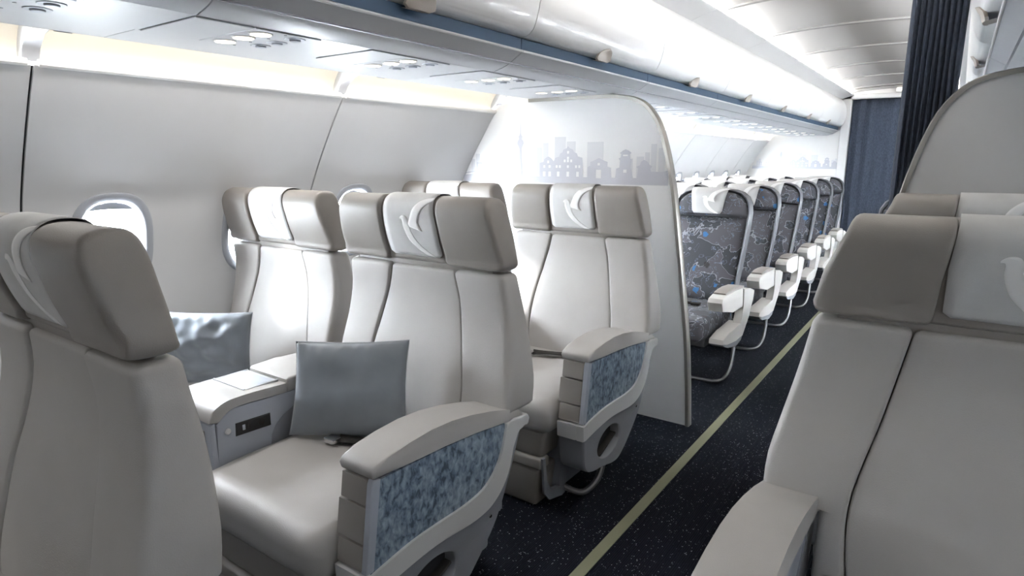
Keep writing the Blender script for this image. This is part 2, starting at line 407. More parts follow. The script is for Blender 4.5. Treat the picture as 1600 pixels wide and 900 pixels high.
def wall_panel_mesh(ya, yb, centres, sgn):
    X = (lambda x: x) if sgn > 0 else (lambda x: 2*XC-x)
    bm = bmesh.new(); rows = []
    cols = [ya]
    for z in zs:
        r = [ya]
        for c in centres:
            h = hole(z, ha, hb); r += [c-h, c+h]
        r.append(yb); rows.append(r)
    V = []
    for z, r in zip(zs, rows): V.append([bm.verts.new((X(px(z)), y, z)) for y in r])
    for i in range(len(zs)-1):
        for j in range(0, len(rows[0])-1):
            if j % 2 == 1 and (rows[i][j+1]-rows[i][j] > 1e-6 or rows[i+1][j+1]-rows[i+1][j] > 1e-6): continue
            if j % 2 == 1: continue
            bm.faces.new((V[i][j], V[i][j+1], V[i+1][j+1], V[i+1][j]))
    # bridge the collapsed hole columns
    bmesh.ops.remove_doubles(bm, verts=bm.verts, dist=1e-5)
    # folded edges at the seams and a proud rounded lip on top
    for y in (ya, yb):
        for z0, z1 in zip(zs, zs[1:]):
            bm.faces.new([bm.verts.new(q) for q in ((X(px(z0)), y, z0), (X(px(z1)), y, z1), (X(px(z1)-0.02), y, z1), (X(px(z0)-0.02), y, z0))])
    bmesh.ops.remove_doubles(bm, verts=bm.verts, dist=1e-5)
    return bm
nwin = 0
wins = {}
for side, sgn in (('left', 1), ('right', -1)):
    X = (lambda x: x) if sgn > 0 else (lambda x: 2*XC-x)
    wroot = empty('wall_'+side, (X(-2.5), 3.0, 0), kind='structure')
    k = -3
    protos = {}
    while Y0+PITCH*k < YB-0.05:
        ya = Y0+PITCH*k+0.004; yb = min(Y0+PITCH*(k+1)-0.004, YB)
        ya = max(ya, YF)
        cs = [c for c in (Y0+PITCH*k+0.272, Y0+PITCH*k+0.832) if c+0.2 < yb]
        o = bm_obj('wall_panel', wall_panel_mesh(ya, yb, cs, sgn), 'wall', sharp=50); o.parent = wroot; o.matrix_parent_inverse = Matrix.Translation(wroot.location).inverted()
        # rounded white lip on the panel top
        bm = bmesh.new(); tube(bm, [(X(-2.202), ya+0.01, 1.607), (X(-2.202), yb-0.01, 1.607)], 0.011, 10)
        o = bm_obj('panel_lip', bm, 'bin'); o.parent = wroot; o.matrix_parent_inverse = Matrix.Translation(wroot.location).inverted()
        for c in cs: wins.setdefault(side, []).append(c)
        k += 1
    bm = bmesh.new()
    for k in range(-3, 8):
        yy = Y0+PITCH*k
        for z0, z1 in zip(zs, zs[1:]):
            bm.faces.new([bm.verts.new(q) for q in ((X(px(z0)-0.012), yy-0.03, z0), (X(px(z0)-0.012), yy+0.03, z0), (X(px(z1)-0.012), yy+0.03, z1), (X(px(z1)-0.012), yy-0.03, z1))])
    o = bm_obj('seam_backing', bm, 'dark'); o.parent = wroot; o.matrix_parent_inverse = Matrix.Translation(wroot.location).inverted()

# ---- windows: ring, reveal, shade, pane
def window_meshes(sgn, shade_z):
    N = 40; S = (lambda x: x) if sgn > 0 else (lambda x: -x)   # local: x offset from wall, y from centre, z absolute
    def ring(a, b, dx):
        return [Vector((S(px(WZ+sup(a, b, WN, k, N)[1])+dx+2.5), sup(a, b, WN, k, N)[0], WZ+sup(a, b, WN, k, N)[1])) for k in range(N)]
    def flat(a, b, x):
        return [Vector((S(x+2.5), sup(a, b, WN, k, N)[0], WZ+sup(a, b, WN, k, N)[1])) for k in range(N)]
    bm = bmesh.new(); loft(bm, [ring(WA, WB, -0.002), ring(WA-0.002, WB-0.002, 0.005), ring(WA-0.008, WB-0.008, 0.008), ring(WA-0.026, WB-0.026, 0.006), ring(WA-0.033, WB-0.033, 0.0), ring(WA-0.034, WB-0.034, -0.012)], cap=False)
    fr = bm
    bm = bmesh.new(); loft(bm, [ring(WA-0.034, WB-0.034, -0.011), ring(WA-0.038, WB-0.038, -0.03), flat(WA-0.040, WB-0.042, -2.556)], cap=False)
    rv = bm
    bm = bmesh.new()
    rows = []; top = WZ+WB-0.0365
    for i in range(9):
        z = shade_z+(top-shade_z)*i/8; h = hole(z, WA-0.036, WB-0.036)
        rows.append([Vector((S(px(z)-0.016+2.5), -h+2*h*j/8, z+0.004*math.cos(PI*(j/8-0.5)))) for j in range(9)])
    loft(bm, rows, cap=False, closed=False)
    bmesh.ops.remove_doubles(bm, verts=bm.verts, dist=1e-5)
    sh = bm
    bm = bmesh.new(); bm.faces.new([bm.verts.new(q) for q in flat(WA-0.040, WB-0.042, -2.553)])
    gl = bm
    return fr, rv, sh, gl
wn = 0
for side, sgn in (('left', 1), ('right', -1)):
    ms = {}
    for c in sorted(wins[side]):
        wn += 1
        closed = (side == 'left' and c < 0.95); solid = closed and c < 0.3
        sz = WZ-WB+0.0451 if solid else WZ-WB+0.045 if closed or (side == 'right' and c < 2.9) else 1.155  # unseen shades pulled down to dim light from the front and right
        r = empty('window_%d' % wn, (-2.5 if sgn > 0 else 2*XC+2.5, c, 0), kind='structure')
        if sz not in ms:
            ms[sz] = []
            for nm, b_, mm in zip(('window_frame', 'window_reveal', 'window_shade', 'window_pane'), window_meshes(sgn, sz), ('ring', 'reveal', 'shade_solid' if (solid or sz > 1) else 'shade', 'glass')):
                o = bm_obj(nm, b_, mm, r, sharp=60); ms[sz].append(o.data)
        else:
            for nm, me in zip(('window_frame', 'window_reveal', 'window_shade', 'window_pane'), ms[sz]): link(nm, me, None, r)

# ---- valance light covers above the windows, with end ribs at the seams
for side, sgn in (('left', 1), ('right', -1)):
    X = (lambda x: x) if sgn > 0 else (lambda x: 2*XC-x)
    nm = 1 if sgn > 0 else 2
    r = empty('trim_%d' % nm, (X(-2.1), 3, 1.6), kind='structure')
    prof = cr([(-1.968, 1.664), (-1.985, 1.70), (-2.04, 1.735), (-2.12, 1.74), (-2.19, 1.71), (-2.235, 1.65), (-2.24, 1.60)], 3)
    for k in range(-3, 8):
        ya = max(YF, Y0+PITCH*k+0.015); yb = min(YB, Y0+PITCH*(k+1)-0.015)
        bm = bmesh.new(); loft(bm, [[Vector((X(p[0]), y, p[1])) for p in prof] for y in (ya, yb)], cap=False, closed=False)
        o = bm_obj('light_cover', bm, 'diffuser', sharp=80); o.parent = r; o.matrix_parent_inverse = Matrix.Translation(r.location).inverted()
        yy = Y0+PITCH*k
        if yy > YF:
            bm = bmesh.new(); pl = [(-1.966, 1.662)]+[(p[0]-0.004, p[1]+0.004) for p in prof]+[(-2.215, 1.612), (-2.195, 1.648), (-2.15, 1.682), (-2.08, 1.697), (-2.01, 1.686)]
            prism(bm, [(X(a), b) for a, b in pl], yy-0.022, yy+0.022, 0.006, 2, axis='y')
            o = bm_obj('cover_rib', bm, 'under'); o.parent = r; o.matrix_parent_inverse = Matrix.Translation(r.location).inverted()

# ---- crown of the cabin above everything, closing the tube
bm = bmesh.new()
pl = cr([(-2.30, 1.55), (-2.32, 1.75), (-2.1, 2.1), (-1.5, 2.38), (-0.65, 2.48)], 4)
pl = pl+[Vector((2*XC-p[0], p[1])) for p in pl[::-1][1:]]
loft(bm, [[Vector((p[0], y, p[1])) for p in pl] for y in (YF, YB+0.9)], cap=False, closed=False)
bm_obj('trim_3', bm, 'band', kind='structure')

# ---- ceiling: arched panels between the two light coves
croot = empty('ceiling', (XC, 3, 2.2), kind='structure')
def cz(x):
    u = abs(x-XC)/0.62
    return 2.218-0.034*u*u-0.012*u**6
yk = [3.80+0.985*k for k in range(-7, 7)]
pm = None
for k, ya in enumerate(yk):
    yb = ya+0.985
    if yb < YF: continue
    yb = min(yb, YB-0.0)
    if yb-ya < 0.1: continue
    bm = bmesh.new(); rows = []
    yl = [(ya+0.016, 0.050), (ya+0.016, 0.022), (ya+0.024, 0.018), (ya+0.1, 0.016), (ya+0.3, 0.012), ((ya+yb)/2, 0.008), (yb-0.3, 0.005), (yb-0.1, 0.002), (yb-0.012, 0.0), (yb-0.002, 0.001), (yb, 0.006), (yb, 0.050)]
    for y, dz in yl:
        rows.append([Vector((x, y, cz(x)+dz)) for x in [XC-0.655+1.31*i/28 for i in range(29)]])
    loft(bm, rows, cap=False, closed=False)
    o = bm_obj('ceiling_panel', bm, 'ceil', sharp=50); o.parent = croot; o.matrix_parent_inverse = Matrix.Translation(croot.location).inverted()
    bm = bmesh.new(); loft(bm, [[Vector((x, ya+dy, cz(x)+dz)) for x in [XC-0.60+1.20*i/28 for i in range(29)]] for dy, dz in ((-0.012, 0.010), (-0.010, -0.010), (-0.004, -0.014), (0.010, -0.014), (0.016, -0.010), (0.018, 0.030))], cap=False, closed=False)
    o = bm_obj('ceiling_rib', bm, 'rib', sharp=50); o.parent = croot; o.matrix_parent_inverse = Matrix.Translation(croot.location).inverted()
for sgn in (1, -1):
    X = (lambda x: x) if sgn > 0 else (lambda x: 2*XC-x)
    bm = bmesh.new(); loft(bm, [[Vector((X(a), y, b)) for a, b in ((-1.345, 2.125), (-1.335, 2.17), (-1.30, 2.195), (-1.27, 2.205))] for y in (YF, YB)], cap=False, closed=False)
    o = bm_obj('cove_light_stop', bm, 'ceil', sharp=80); o.parent = croot; o.matrix_parent_inverse = Matrix.Translation(croot.location).inverted()  # unseen strip added to keep cove light from leaking above the panels
    # grey band beside each row of bins, in lengths
    y = YF
    cuts = [YF]+[1.97+1.14*k+0.55 for k in range(-4, 7)]+[YB]
    for a, b in zip(cuts, cuts[1:]):
        if b-a < 0.05: continue
        bm = bmesh.new()
        prof = [(-1.40, 2.10), (-1.345, 2.112), (-1.27, 2.137), (-1.205, 2.155), (-1.20, 2.160), (-1.205, 2.165), (-1.27, 2.145), (-1.345, 2.13), (-1.40, 2.12)]
        prism(bm, [(X(p), q) for p, q in prof], a+0.002, b-0.002, 0, axis='y')
        o = bm_obj('ceiling_band', bm, 'band'); o.parent = croot; o.matrix_parent_inverse = Matrix.Translation(croot.location).inverted()

# ================================================================== OVERHEAD BINS
def bin_label(side, k):
    if side == 'left':
        n = {-2: 'nearest one, at the very top left corner', -1: 'above the front left seat row', 0: 'its bronze handle cut by the top edge of the view',
             1: 'directly above the curved skyline partition', 2: 'first one beyond the skyline partition', 3: 'second one beyond the skyline partition',
             4: 'third one beyond the skyline partition', 5: 'fourth one beyond the skyline partition', 6: 'last full one before the rear bulkhead', 7: 'short filler piece touching the rear bulkhead'}
    else:
        n = {-2: 'behind the viewpoint, furthest forward', -1: 'behind the viewpoint on the right', 0: 'above the near right leather seat',
             1: 'above the plain right partition', 2: 'first beyond the dark curtain', 3: 'second beyond the dark curtain',
             4: 'third beyond the dark curtain', 5: 'fourth beyond the dark curtain', 6: 'last full one by the rear bulkhead', 7: 'short filler at the rear bulkhead'}
    return ('white %s overhead bin, ' % side)+n[k]
DOOR = cr([(-1.345, 1.770), (-1.308, 1.782), (-1.283, 1.83), (-1.268, 1.90), (-1.268, 1.96), (-1.282, 2.03), (-1.312, 2.085), (-1.345, 2.116)], 4)
def bin_parts(L, sgn):
    s = sgn; out = []
    # local: x relative to the line x=-1.345 (mirrored by s), y 0..L, z absolute
    def q(x): return s*(x+1.345)
    bm = bmesh.new(); g = 0.002
    pl = [(q(p[0]), p[1]) for p in DOOR]+[(q(-1.375), 2.116), (q(-1.375), 1.77)]
    prism(bm, pl, g, L-g, 0.0025, 1, axis='y'); out.append(('bin_door', bm, 'bin', 40))
    bm = bmesh.new()
    prism(bm, [(q(-1.351), 1.768), (q(-1.351), 1.724), (q(-1.385), 1.724), (q(-1.385), 1.768)], g, L-g, 0, axis='y'); out.append(('hand_rail', bm, 'rail', 40))
    bm = bmesh.new()
    up = cr([(-1.345, 1.722), (-1.37, 1.706), (-1.42, 1.678), (-1.478, 1.661)], 5)
    pl = [(q(p[0]), p[1]) for p in up]+[(q(-1.478), 1.68), (q(-1.42), 1.70), (q(-1.36), 1.727), (q(-1.348), 1.727)]
    prism(bm, pl, g, L-g, 0, axis='y'); out.append(('lower_lip', bm, 'under', 60))
    bm = bmesh.new(); tube(bm, [(q(-1.345), g, 1.7225), (q(-1.345), L-g, 1.7225)], 0.0045, 8); out.append(('lip_bead', bm, 'bin', 60))
    bm = bmesh.new(); prism(bm, [(q(-1.378), 2.112), (q(-1.378), 1.73), (q(-2.0), 1.73), (q(-2.15), 2.0), (q(-1.8), 2.112)], g, L-g, 0, axis='y'); out.append(('bin_body', bm, 'band', 40))
    return out
def handle_bm(L, sgn):
    """scallop-shaped grip hanging at the lower edge of the door"""
    bm = bmesh.new(); rows = []
    dz = [(p[1], p[0]) for p in DOOR]
    for i in range(10):
        q = i/9; z = 1.752+0.052*math.sin(q*PI/2)
        hw = 0.062*math.sqrt(max(0.0, 1-((z-1.757)/0.047)**2)) if z > 1.757 else 0.062-0.02*(1.757-z)/0.005
        hw = max(hw, 0.004)
        xd = interp(dz, max(z, 1.782))+1.345
        if z < 1.782: xd = 0.037-0.010*(1.782-z)/0.03
        rows.append([Vector((sgn*(xd+0.005+0.006*math.cos(PI/2*(-1+2*k/12))), L/2+0.012*(z-1.757)/0.047+hw*(-1+2*k/12), z)) for k in range(13)])
    loft(bm, rows, cap=False, closed=False)
    back = [[Vector((v.x-sgn*0.010, v.y, v.z)) for v in r] for r in rows]
    loft(bm, [rows[0], [Vector((sgn*0.0, v.y, v.z+0.006)) for v in rows[0]]], cap=False, closed=False)
    for k in (0, -1): loft(bm, [[r[k] for r in rows], [r[k] for r in back]], cap=False, closed=False)
    loft(bm, [rows[-1], back[-1]], cap=False, closed=False)
    bmesh.ops.remove_doubles(bm, verts=bm.verts, dist=1e-5)
    return bm
SEAMS = [1.97+1.14*k for k in range(-3, 7)]
for side, sgn in (('left', 1), ('right', -1)):
    X0 = -1.345 if sgn > 0 else 2*XC+1.345
    proto = None
    segs = [(SEAMS[0]-1.14, SEAMS[0])]+list(zip(SEAMS, SEAMS[1:]))+[(SEAMS[-1], YB)]
    kk = -3
    for a, b in segs[1:]:
        kk += 1
        L = b-a; full = abs(L-1.14) < 1e-3
        if full and proto is not None:
            t = copy_tree(proto); t.location = (X0, a, 0); tag(t, bin_label(side, kk)); continue
        t = empty('overhead_bin', (X0, a, 0), bin_label(side, kk), 'overhead bin', 'overhead bins along the %s side' % side)
        for nm, bm, mm, sh in bin_parts(L, sgn): bm_obj(nm, bm, mm, t, sharp=sh)
        if full:
            bm_obj('bin_handle', handle_bm(L, sgn), 'handle', t, sharp=50); proto = t

# ---- continuous service channel under the bins (flat plates) and reading-light units
for side, sgn in (('left', 1), ('right', -1)):
    X = (lambda x: x) if sgn > 0 else (lambda x: 2*XC-x)
    r = empty('trim_%d' % (4 if sgn > 0 else 5), (X(-1.7), 3, 1.66), kind='structure')
    cuts = [YF]+SEAMS+[YB]
    for a, b in zip(cuts, cuts[1:]):
        for x0, x1, nm, dz in ((-1.765, -1.4795, 'service_plate', 0.0), (-1.966, -1.772, 'valance_plate', 0.003)):
            bm = bmesh.new(); xs = sorted((X(x0), X(x1))); box(bm, xs[0], xs[1], a+0.0007, b-0.0007, 1.661+dz, 1.675, 0.001, 1)
            o = bm_obj(nm, bm, 'under'); o.parent = r; o.matrix_parent_inverse = Matrix.Translation(r.location).inverted()
    bm = bmesh.new(); xs = sorted((X(-1.99), X(-1.40))); box(bm, xs[0], xs[1], YF, YB, 1.684, 1.69)
    o = bm_obj('channel_backing', bm, 'shell'); o.parent = r; o.matrix_parent_inverse = Matrix.Translation(r.location).inverted()
def psu(label, y, sgn, group):
    s = sgn
    t = empty('reading_light_unit', (-1.62 if sgn > 0 else 2*XC+1.62, y, 1.660), label, 'reading light', group)
    def disc_(nm, dx, dy, r, m, h=0.004, par=None):
        bm = bmesh.new(); disc(bm, (s*dx, dy, 0.001), (0, 0, -1), r, h, 20, 0.0015); return bm_obj(nm, bm, m, par or t)
    bm = bmesh.new(); box(bm, *sorted((s*(-0.135), s*0.135)), -0.20, -0.05, -0.003, 0.001, 0.0015, 1); bm_obj('drop_panel', bm, 'under', t)
    bm = bmesh.new(); box(bm, *sorted((s*(-0.135), s*0.135)), -0.046, 0.155, -0.003, 0.001, 0.0015, 1); bm_obj('lamp_plate', bm, 'under', t)
    for dx in (-0.083, 0.006, 0.085):
        b = disc_('lamp_bezel', dx, 0.0, 0.031, 'under', 0.006)
        bm = bmesh.new(); disc(bm, (s*dx, 0, -0.0045), (0, 0, -1), 0.027, 0.002, 20); bm_obj('lamp_lens', bm, 'lampface', b)
    for dx in (-0.068, 0.010, 0.092):
        b = disc_('air_nozzle', dx, 0.10, 0.028, 'under2', 0.006)
        bm = bmesh.new(); disc(bm, (s*dx, 0.10, -0.004), (0, 0, -1), 0.015, 0.005, 16, 0.002); bm_obj('nozzle_core', bm, 'shell_light', b)
    for dx, dy in ((-0.12, 0.05), (-0.04, 0.05), (0.045, 0.05), (0.12, 0.05)):
        bm = bmesh.new(); disc(bm, (s*dx, dy, -0.002), (0, 0, -1), 0.004, 0.002, 8); bm_obj('call_button', bm, 'shell', t)
    return t
LBL = {-1: 'above the front left seat, dark corner', 0: 'largest lit trio at upper left', 1: 'second lit trio from the left',
       2: 'third lit trio, just before the skyline partition', 3: 'hidden just behind the skyline partition edge', 4: 'first pair of dots right of the partition rim',
       5: 'second dot cluster right of the partition rim', 6: 'third cluster beyond the partition', 7: 'fourth cluster beyond the partition', 8: 'fifth cluster beyond the partition', 9: 'sixth cluster beyond the partition',
       10: 'seventh cluster beyond the partition', 11: 'eighth cluster beyond the partition', 12: 'ninth cluster beyond the partition', 13: 'tenth cluster beyond the partition', 14: 'eleventh and last cluster, at the rear bulkhead'}
for side, sgn in (('left', 1), ('right', -1)):
    proto = None
    for k in range(-1, 15):
        y = 1.03+0.5425*k
        if side == 'right' and k > 6: continue
        lb = '%s ceiling unit of three lamps, %s' % (side, LBL[k])
        if proto is None: proto = psu(lb, y, sgn, '%s reading light units' % side)
        else:
            t = copy_tree(proto); t.location.y = y; tag(t, lb)

# ================================================================== PARTITIONS AND MURALS
def tower(P, S, x, base, top, w):
    """slender tower outline made of stacked quads"""
    H = top-base
    prof = [(0, 1.0), (0.12, 0.55), (0.35, 0.38), (0.52, 0.42), (0.58, 0.9), (0.62, 1.25), (0.66, 1.05), (0.70, 0.55), (0.74, 0.75), (0.77, 0.35), (0.80, 0.18), (1.0, 0.05)]
    pts = [(x-w/2*b, base+H*a) for a, b in prof]+[(x+w/2*b, base+H*a) for a, b in prof[::-1]]
    P.append(pts)
def skyline_polys():
    """dark and pale silhouettes; x in metres from the left end, z above the ground line, from the photograph's print"""
    D, Pm, H = [], [], []
    R = lambda x0, x1, z0, z1: [(x0, z0), (x1, z0), (x1, z1), (x0, z1)]
    # ground bank
    D.append([(0.0, -0.03), (0.0, 0.008), (0.12, 0.018), (0.25, 0.004), (1.29, 0.004), (1.29, -0.03)])
    tower(D, 0, 0.415, 0.0, 0.30, 0.036)
    # bridge
    D.append([(0.0, 0.02), (0.10, 0.034), (0.24, 0.028), (0.36, 0.006), (0.36, 0.0), (0.24, 0.022), (0.10, 0.028), (0.0, 0.014)])
    for x in (0.105, 0.135, 0.205, 0.235): D.append(R(x-0.004, x+0.004, 0.0, 0.082))
    D.append(R(0.10, 0.14, 0.074, 0.08)); D.append(R(0.20, 0.24, 0.074, 0.08))
    # church facade with side wing
    D.append([(0.545, 0), (0.545, 0.078), (0.57, 0.084), (0.575, 0.10), (0.585, 0.106), (0.60, 0.113), (0.615, 0.106), (0.625, 0.098), (0.635, 0.086), (0.645, 0.105), (0.67, 0.112), (0.675, 0.128),
              (0.69, 0.134), (0.695, 0.148), (0.715, 0.155), (0.724, 0.166), (0.735, 0.155), (0.755, 0.148), (0.762, 0.134), (0.778, 0.128), (0.785, 0.112), (0.812, 0.105), (0.818, 0), ])
    for x, z in ((0.575, 0.02), (0.61, 0.02), (0.665, 0.02), (0.725, 0.02), (0.785, 0.02)): H.append(R(x-0.008, x+0.008, z-0.014, z+0.012))
    for x, z in ((0.575, 0.06), (0.61, 0.06), (0.655, 0.06), (0.675, 0.06), (0.725, 0.06), (0.775, 0.06), (0.795, 0.06), (0.60, 0.085), (0.725, 0.09), (0.725, 0.105), (0.705, 0.09), (0.745, 0.09), (0.725, 0.135)):
        H.append(R(x-0.006, x+0.006, z-0.008, z+0.006))
    # gate house, tower, pavilion, fort
    D.append([(0.845, 0), (0.845, 0.058), (0.86, 0.064), (0.86, 0.084), (0.875, 0.088), (0.91, 0.104), (0.945, 0.088), (0.96, 0.084), (0.96, 0.06), (0.98, 0.054), (0.985, 0)])
    H.append(R(0.895, 0.925, 0.0, 0.044)); H.append(R(0.903, 0.917, 0.066, 0.078))
    D.append([(1.005, 0), (1.01, 0.05), (1.028, 0.056), (1.03, 0.09), (1.022, 0.10), (1.034, 0.108), (1.036, 0.122), (1.028, 0.128), (1.045, 0.14), (1.06, 0.146), (1.075, 0.14), (1.092, 0.128), (1.084, 0.122), (1.086, 0.10), (1.094, 0.094), (1.09, 0.06), (1.105, 0)])
    H.append(R(1.05, 1.068, 0.03, 0.046)); H.append(R(1.046, 1.072, 0.112, 0.120))
    D.append([(1.125, 0), (1.13, 0.05), (1.12, 0.06), (1.14, 0.068), (1.145, 0.085), (1.16, 0.094), (1.18, 0.085), (1.19, 0.07), (1.205, 0.062), (1.195, 0.05), (1.20, 0.036), (1.26, 0.036), (1.29, 0.044), (1.29, 0)])
    # pale towers behind
    for a, b, h in ((0.06, 0.09, 0.10), (0.095, 0.125, 0.13), (0.30, 0.345, 0.09), (0.46, 0.50, 0.12), (0.525, 0.56, 0.16), (0.565, 0.60, 0.185), (0.64, 0.71, 0.215), (0.715, 0.77, 0.19), (0.84, 0.935, 0.185), (1.06, 1.10, 0.10),
                    (1.12, 1.16, 0.11), (1.165, 1.19, 0.13), (1.195, 1.225, 0.17), (1.235, 1.27, 0.15)): Pm.append(R(a, b, 0, h))
    return D, Pm, H
SKY = skyline_polys()
def mural(parent, x0, y, z0, sx, sz, bgmat, lim=None):
    for i, (polys, m, nm) in enumerate(zip((SKY[1], SKY[0], SKY[2]), ('print_mid', 'print_dark', bgmat), ('pale_skyline_print', 'skyline_print', 'skyline_window_print'))):
        d = 0.0006*(i+1); vs, fs = [], []
        for j, pl in enumerate(polys):
            dd = d+0.00002*j; b0 = len(vs)
            vs += [(x0+a*sx-parent.location.x, y-dd-parent.location.y, z0+b*sz-parent.location.z) for a, b in pl]
            fs += [tuple(b0+q for q in tr) for tr in tessellate_polygon([[Vector((a, b, 0)) for a, b in pl]])]
        me = bpy.data.meshes.new(nm); me.from_pydata(vs, [], fs); me.update()
        link(nm, me, m, parent)
# outline of the class divider in (x, z)
EDGE = cr([(-0.985, 0.0), (-0.998, 0.22), (-1.022, 0.488), (-1.075, 0.872), (-1.128, 1.214), (-1.188, 1.443), (-1.240, 1.55), (-1.315, 1.619), (-1.43, 1.648), (-1.60, 1.655), (-1.85, 1.657), (-1.97, 1.657)], 6)
OUT = [(p[0], p[1]) for p in EDGE]+[(-2.20, 1.64), (-2.21, 1.60)]+[(px(z)+0.002, z) for z in (1.52, 1.4, 1.3, 1.2, 1.1, 0.95, 0.8, 0.5, 0.2, 0.02)]+[(px(0)+0.002, 0.0)]
def partition(side, sgn, label, fm):
    X = (lambda x: x) if sgn > 0 else (lambda x: 2*XC-x)
    t = empty('class_partition', (X(-1.7), 2.96, 0), label, 'partition')
    inv = Matrix.Translation(t.location).inverted()
    bm = bmesh.new(); prism(bm, [(X(a), b) for a, b in OUT], 2.95, 2.975, 0, axis='y')
    o = bm_obj('partition_panel', bm, fm, t); o.matrix_parent_inverse = inv
    bm = bmesh.new()
    rows = []
    for i, p in enumerate(EDGE):
        q0 = EDGE[max(i-1, 0)]; q1 = EDGE[min(i+1, len(EDGE)-1)]
        d = (q1-q0).normalized(); nx, nz = d[1], -d[0]
        ring = []
        for a, b in ((-0.010, -0.009), (0.006, -0.012), (0.010, -0.006), (0.010, 0.031), (0.006, 0.037), (-0.010, 0.034)):
            ring.append(Vector((X(p[0]+nx*a), 2.95+b, max(0.0, p[1]+nz*a))))
        rows.append(ring)
    loft(bm, rows)
    o = bm_obj('edge_rim', bm, 'rim', t); o.matrix_parent_inverse = inv
    return t
pt = partition('left', 1, 'curved white partition printed with a grey city skyline', 'partition')
mural(pt, -2.442, 2.95, 1.243, 1.0, 1.0, 'partition')
pr_ = partition('right', -1, 'plain curved partition behind the right-hand seats, darkened for weaker light', 'partition_shaded')

# ---- rear bulkhead with doorway, front closure
bm = bmesh.new()
def wallrect(bm, x0, x1, z0, z1, y0, y1, b=0.0): box(bm, x0, x1, y0, y1, z0, z1, b)
DX0, DX1, DZ = -1.235, -0.065, 2.118
wallrect(bm, -2.6, DX0, 0, 2.5, YB, YB+0.05); wallrect(bm, DX1, 1.3, 0, 2.5, YB, YB+0.05); wallrect(bm, DX0, DX1, DZ, 2.5, YB, YB+0.05)
wb = bm_obj('wall_back', bm, 'bulk', kind='structure')
mural(wb, -2.40, YB, 1.255, 0.90, 0.85, 'bulk')
bm = bmesh.new()
for x0, x1 in ((DX0-0.085, DX0+0.015), (DX1-0.015, DX1+0.085)): box(bm, x0, x1, YB-0.03, YB+0.10, 0, DZ+0.05, 0.008)
box(bm, DX0-0.085, DX1+0.085, YB-0.03, YB+0.10, DZ-0.012, DZ+0.045, 0.008)
bm_obj('door_1', bm, 'white', kind='structure')
bm = bmesh.new(); wallrect(bm, -2.6, 1.3, 0, 2.5, YB+0.85, YB+0.9); bm_obj('wall_galley', bm, 'band', kind='structure')
bm = bmesh.new(); wallrect(bm, -2.6, 1.3, 0, 2.5, YF-0.05, YF); bm_obj('wall_front', bm, 'bulk', kind='structure')
bm = bmesh.new()
for x in (-2.6, 1.25): wallrect(bm, x, x+0.05, 0, 2.5, YB, YB+0.9)
bm_obj('wall_galley_side', bm, 'band', kind='structure')
# lit sign over the door
t = empty('exit_sign', (-0.69, YB-0.03, 2.20), 'small lit warm-white sign above the rear doorway', 'sign')
bm = bmesh.new(); box(bm, -0.055, 0.055, -0.01, 0.03, -0.032, 0.032, 0.004); bm_obj('sign_housing', bm, 'white', t)
bm = bmesh.new(); box(bm, -0.046, 0.046, -0.014, -0.009, -0.024, 0.024, 0.002); bm_obj('sign_face', bm, 'sign', t)

# ---- curtains
def curtain(name, x0, x1, z0, z1, y, amp, folds, m, label, xshift=None, seed=1, hem=0.0):
    rnd = random.Random(seed); n = folds*10; rows = []
    ph = [rnd.uniform(0.7, 1.3) for _ in range(folds+2)]
    bm = bmesh.new()
    for i in range(15):
        t_ = i/14; z = z0+(z1-z0)*t_; row = []
        for j in range(n+1):
            u = j/n; a = u*folds; f = ph[int(a)]*(1-a % 1)+ph[int(a)+1]*(a % 1)
            xa, xb = (x0, x1) if xshift is None else (x0+xshift(t_)[0], x1+xshift(t_)[1])
            row.append(Vector((xa+(xb-xa)*u+0.3*amp*math.sin(2*PI*a*2+t_), y+amp*f*math.sin(2*PI*a+0.4*math.sin(3*t_+j*0.02)), z)))
        rows.append(row)
    loft(bm, rows, cap=False, closed=False)
    o = bm_obj(name, bm, m, sharp=180); tag(o, label, 'curtain')
    md = o.modifiers.new('thickness', 'SOLIDIFY'); md.thickness = 0.004
    return o
curtain('curtain', DX0+0.018, DX1-0.018, 0.015, DZ-0.01, YB+0.055, 0.012, 9, 'curtain_blue', 'closed denim-blue curtain filling the rear doorway')
curtain('curtain', -0.222, -0.045, 0.03, 2.14, 3.05, 0.020, 9, 'curtain_navy', 'dark navy pleated curtain gathered beside the right partition', seed=4)
bm = bmesh.new(); tube(bm, [(-1.2, 3.05, 2.15), (-0.05, 3.05, 2.15)], 0.008, 8)
bm_obj('curtain_rail', bm, 'metal'); tag(bpy.data.objects['curtain_rail'], 'thin metal ceiling rail holding the navy curtain', 'rail')

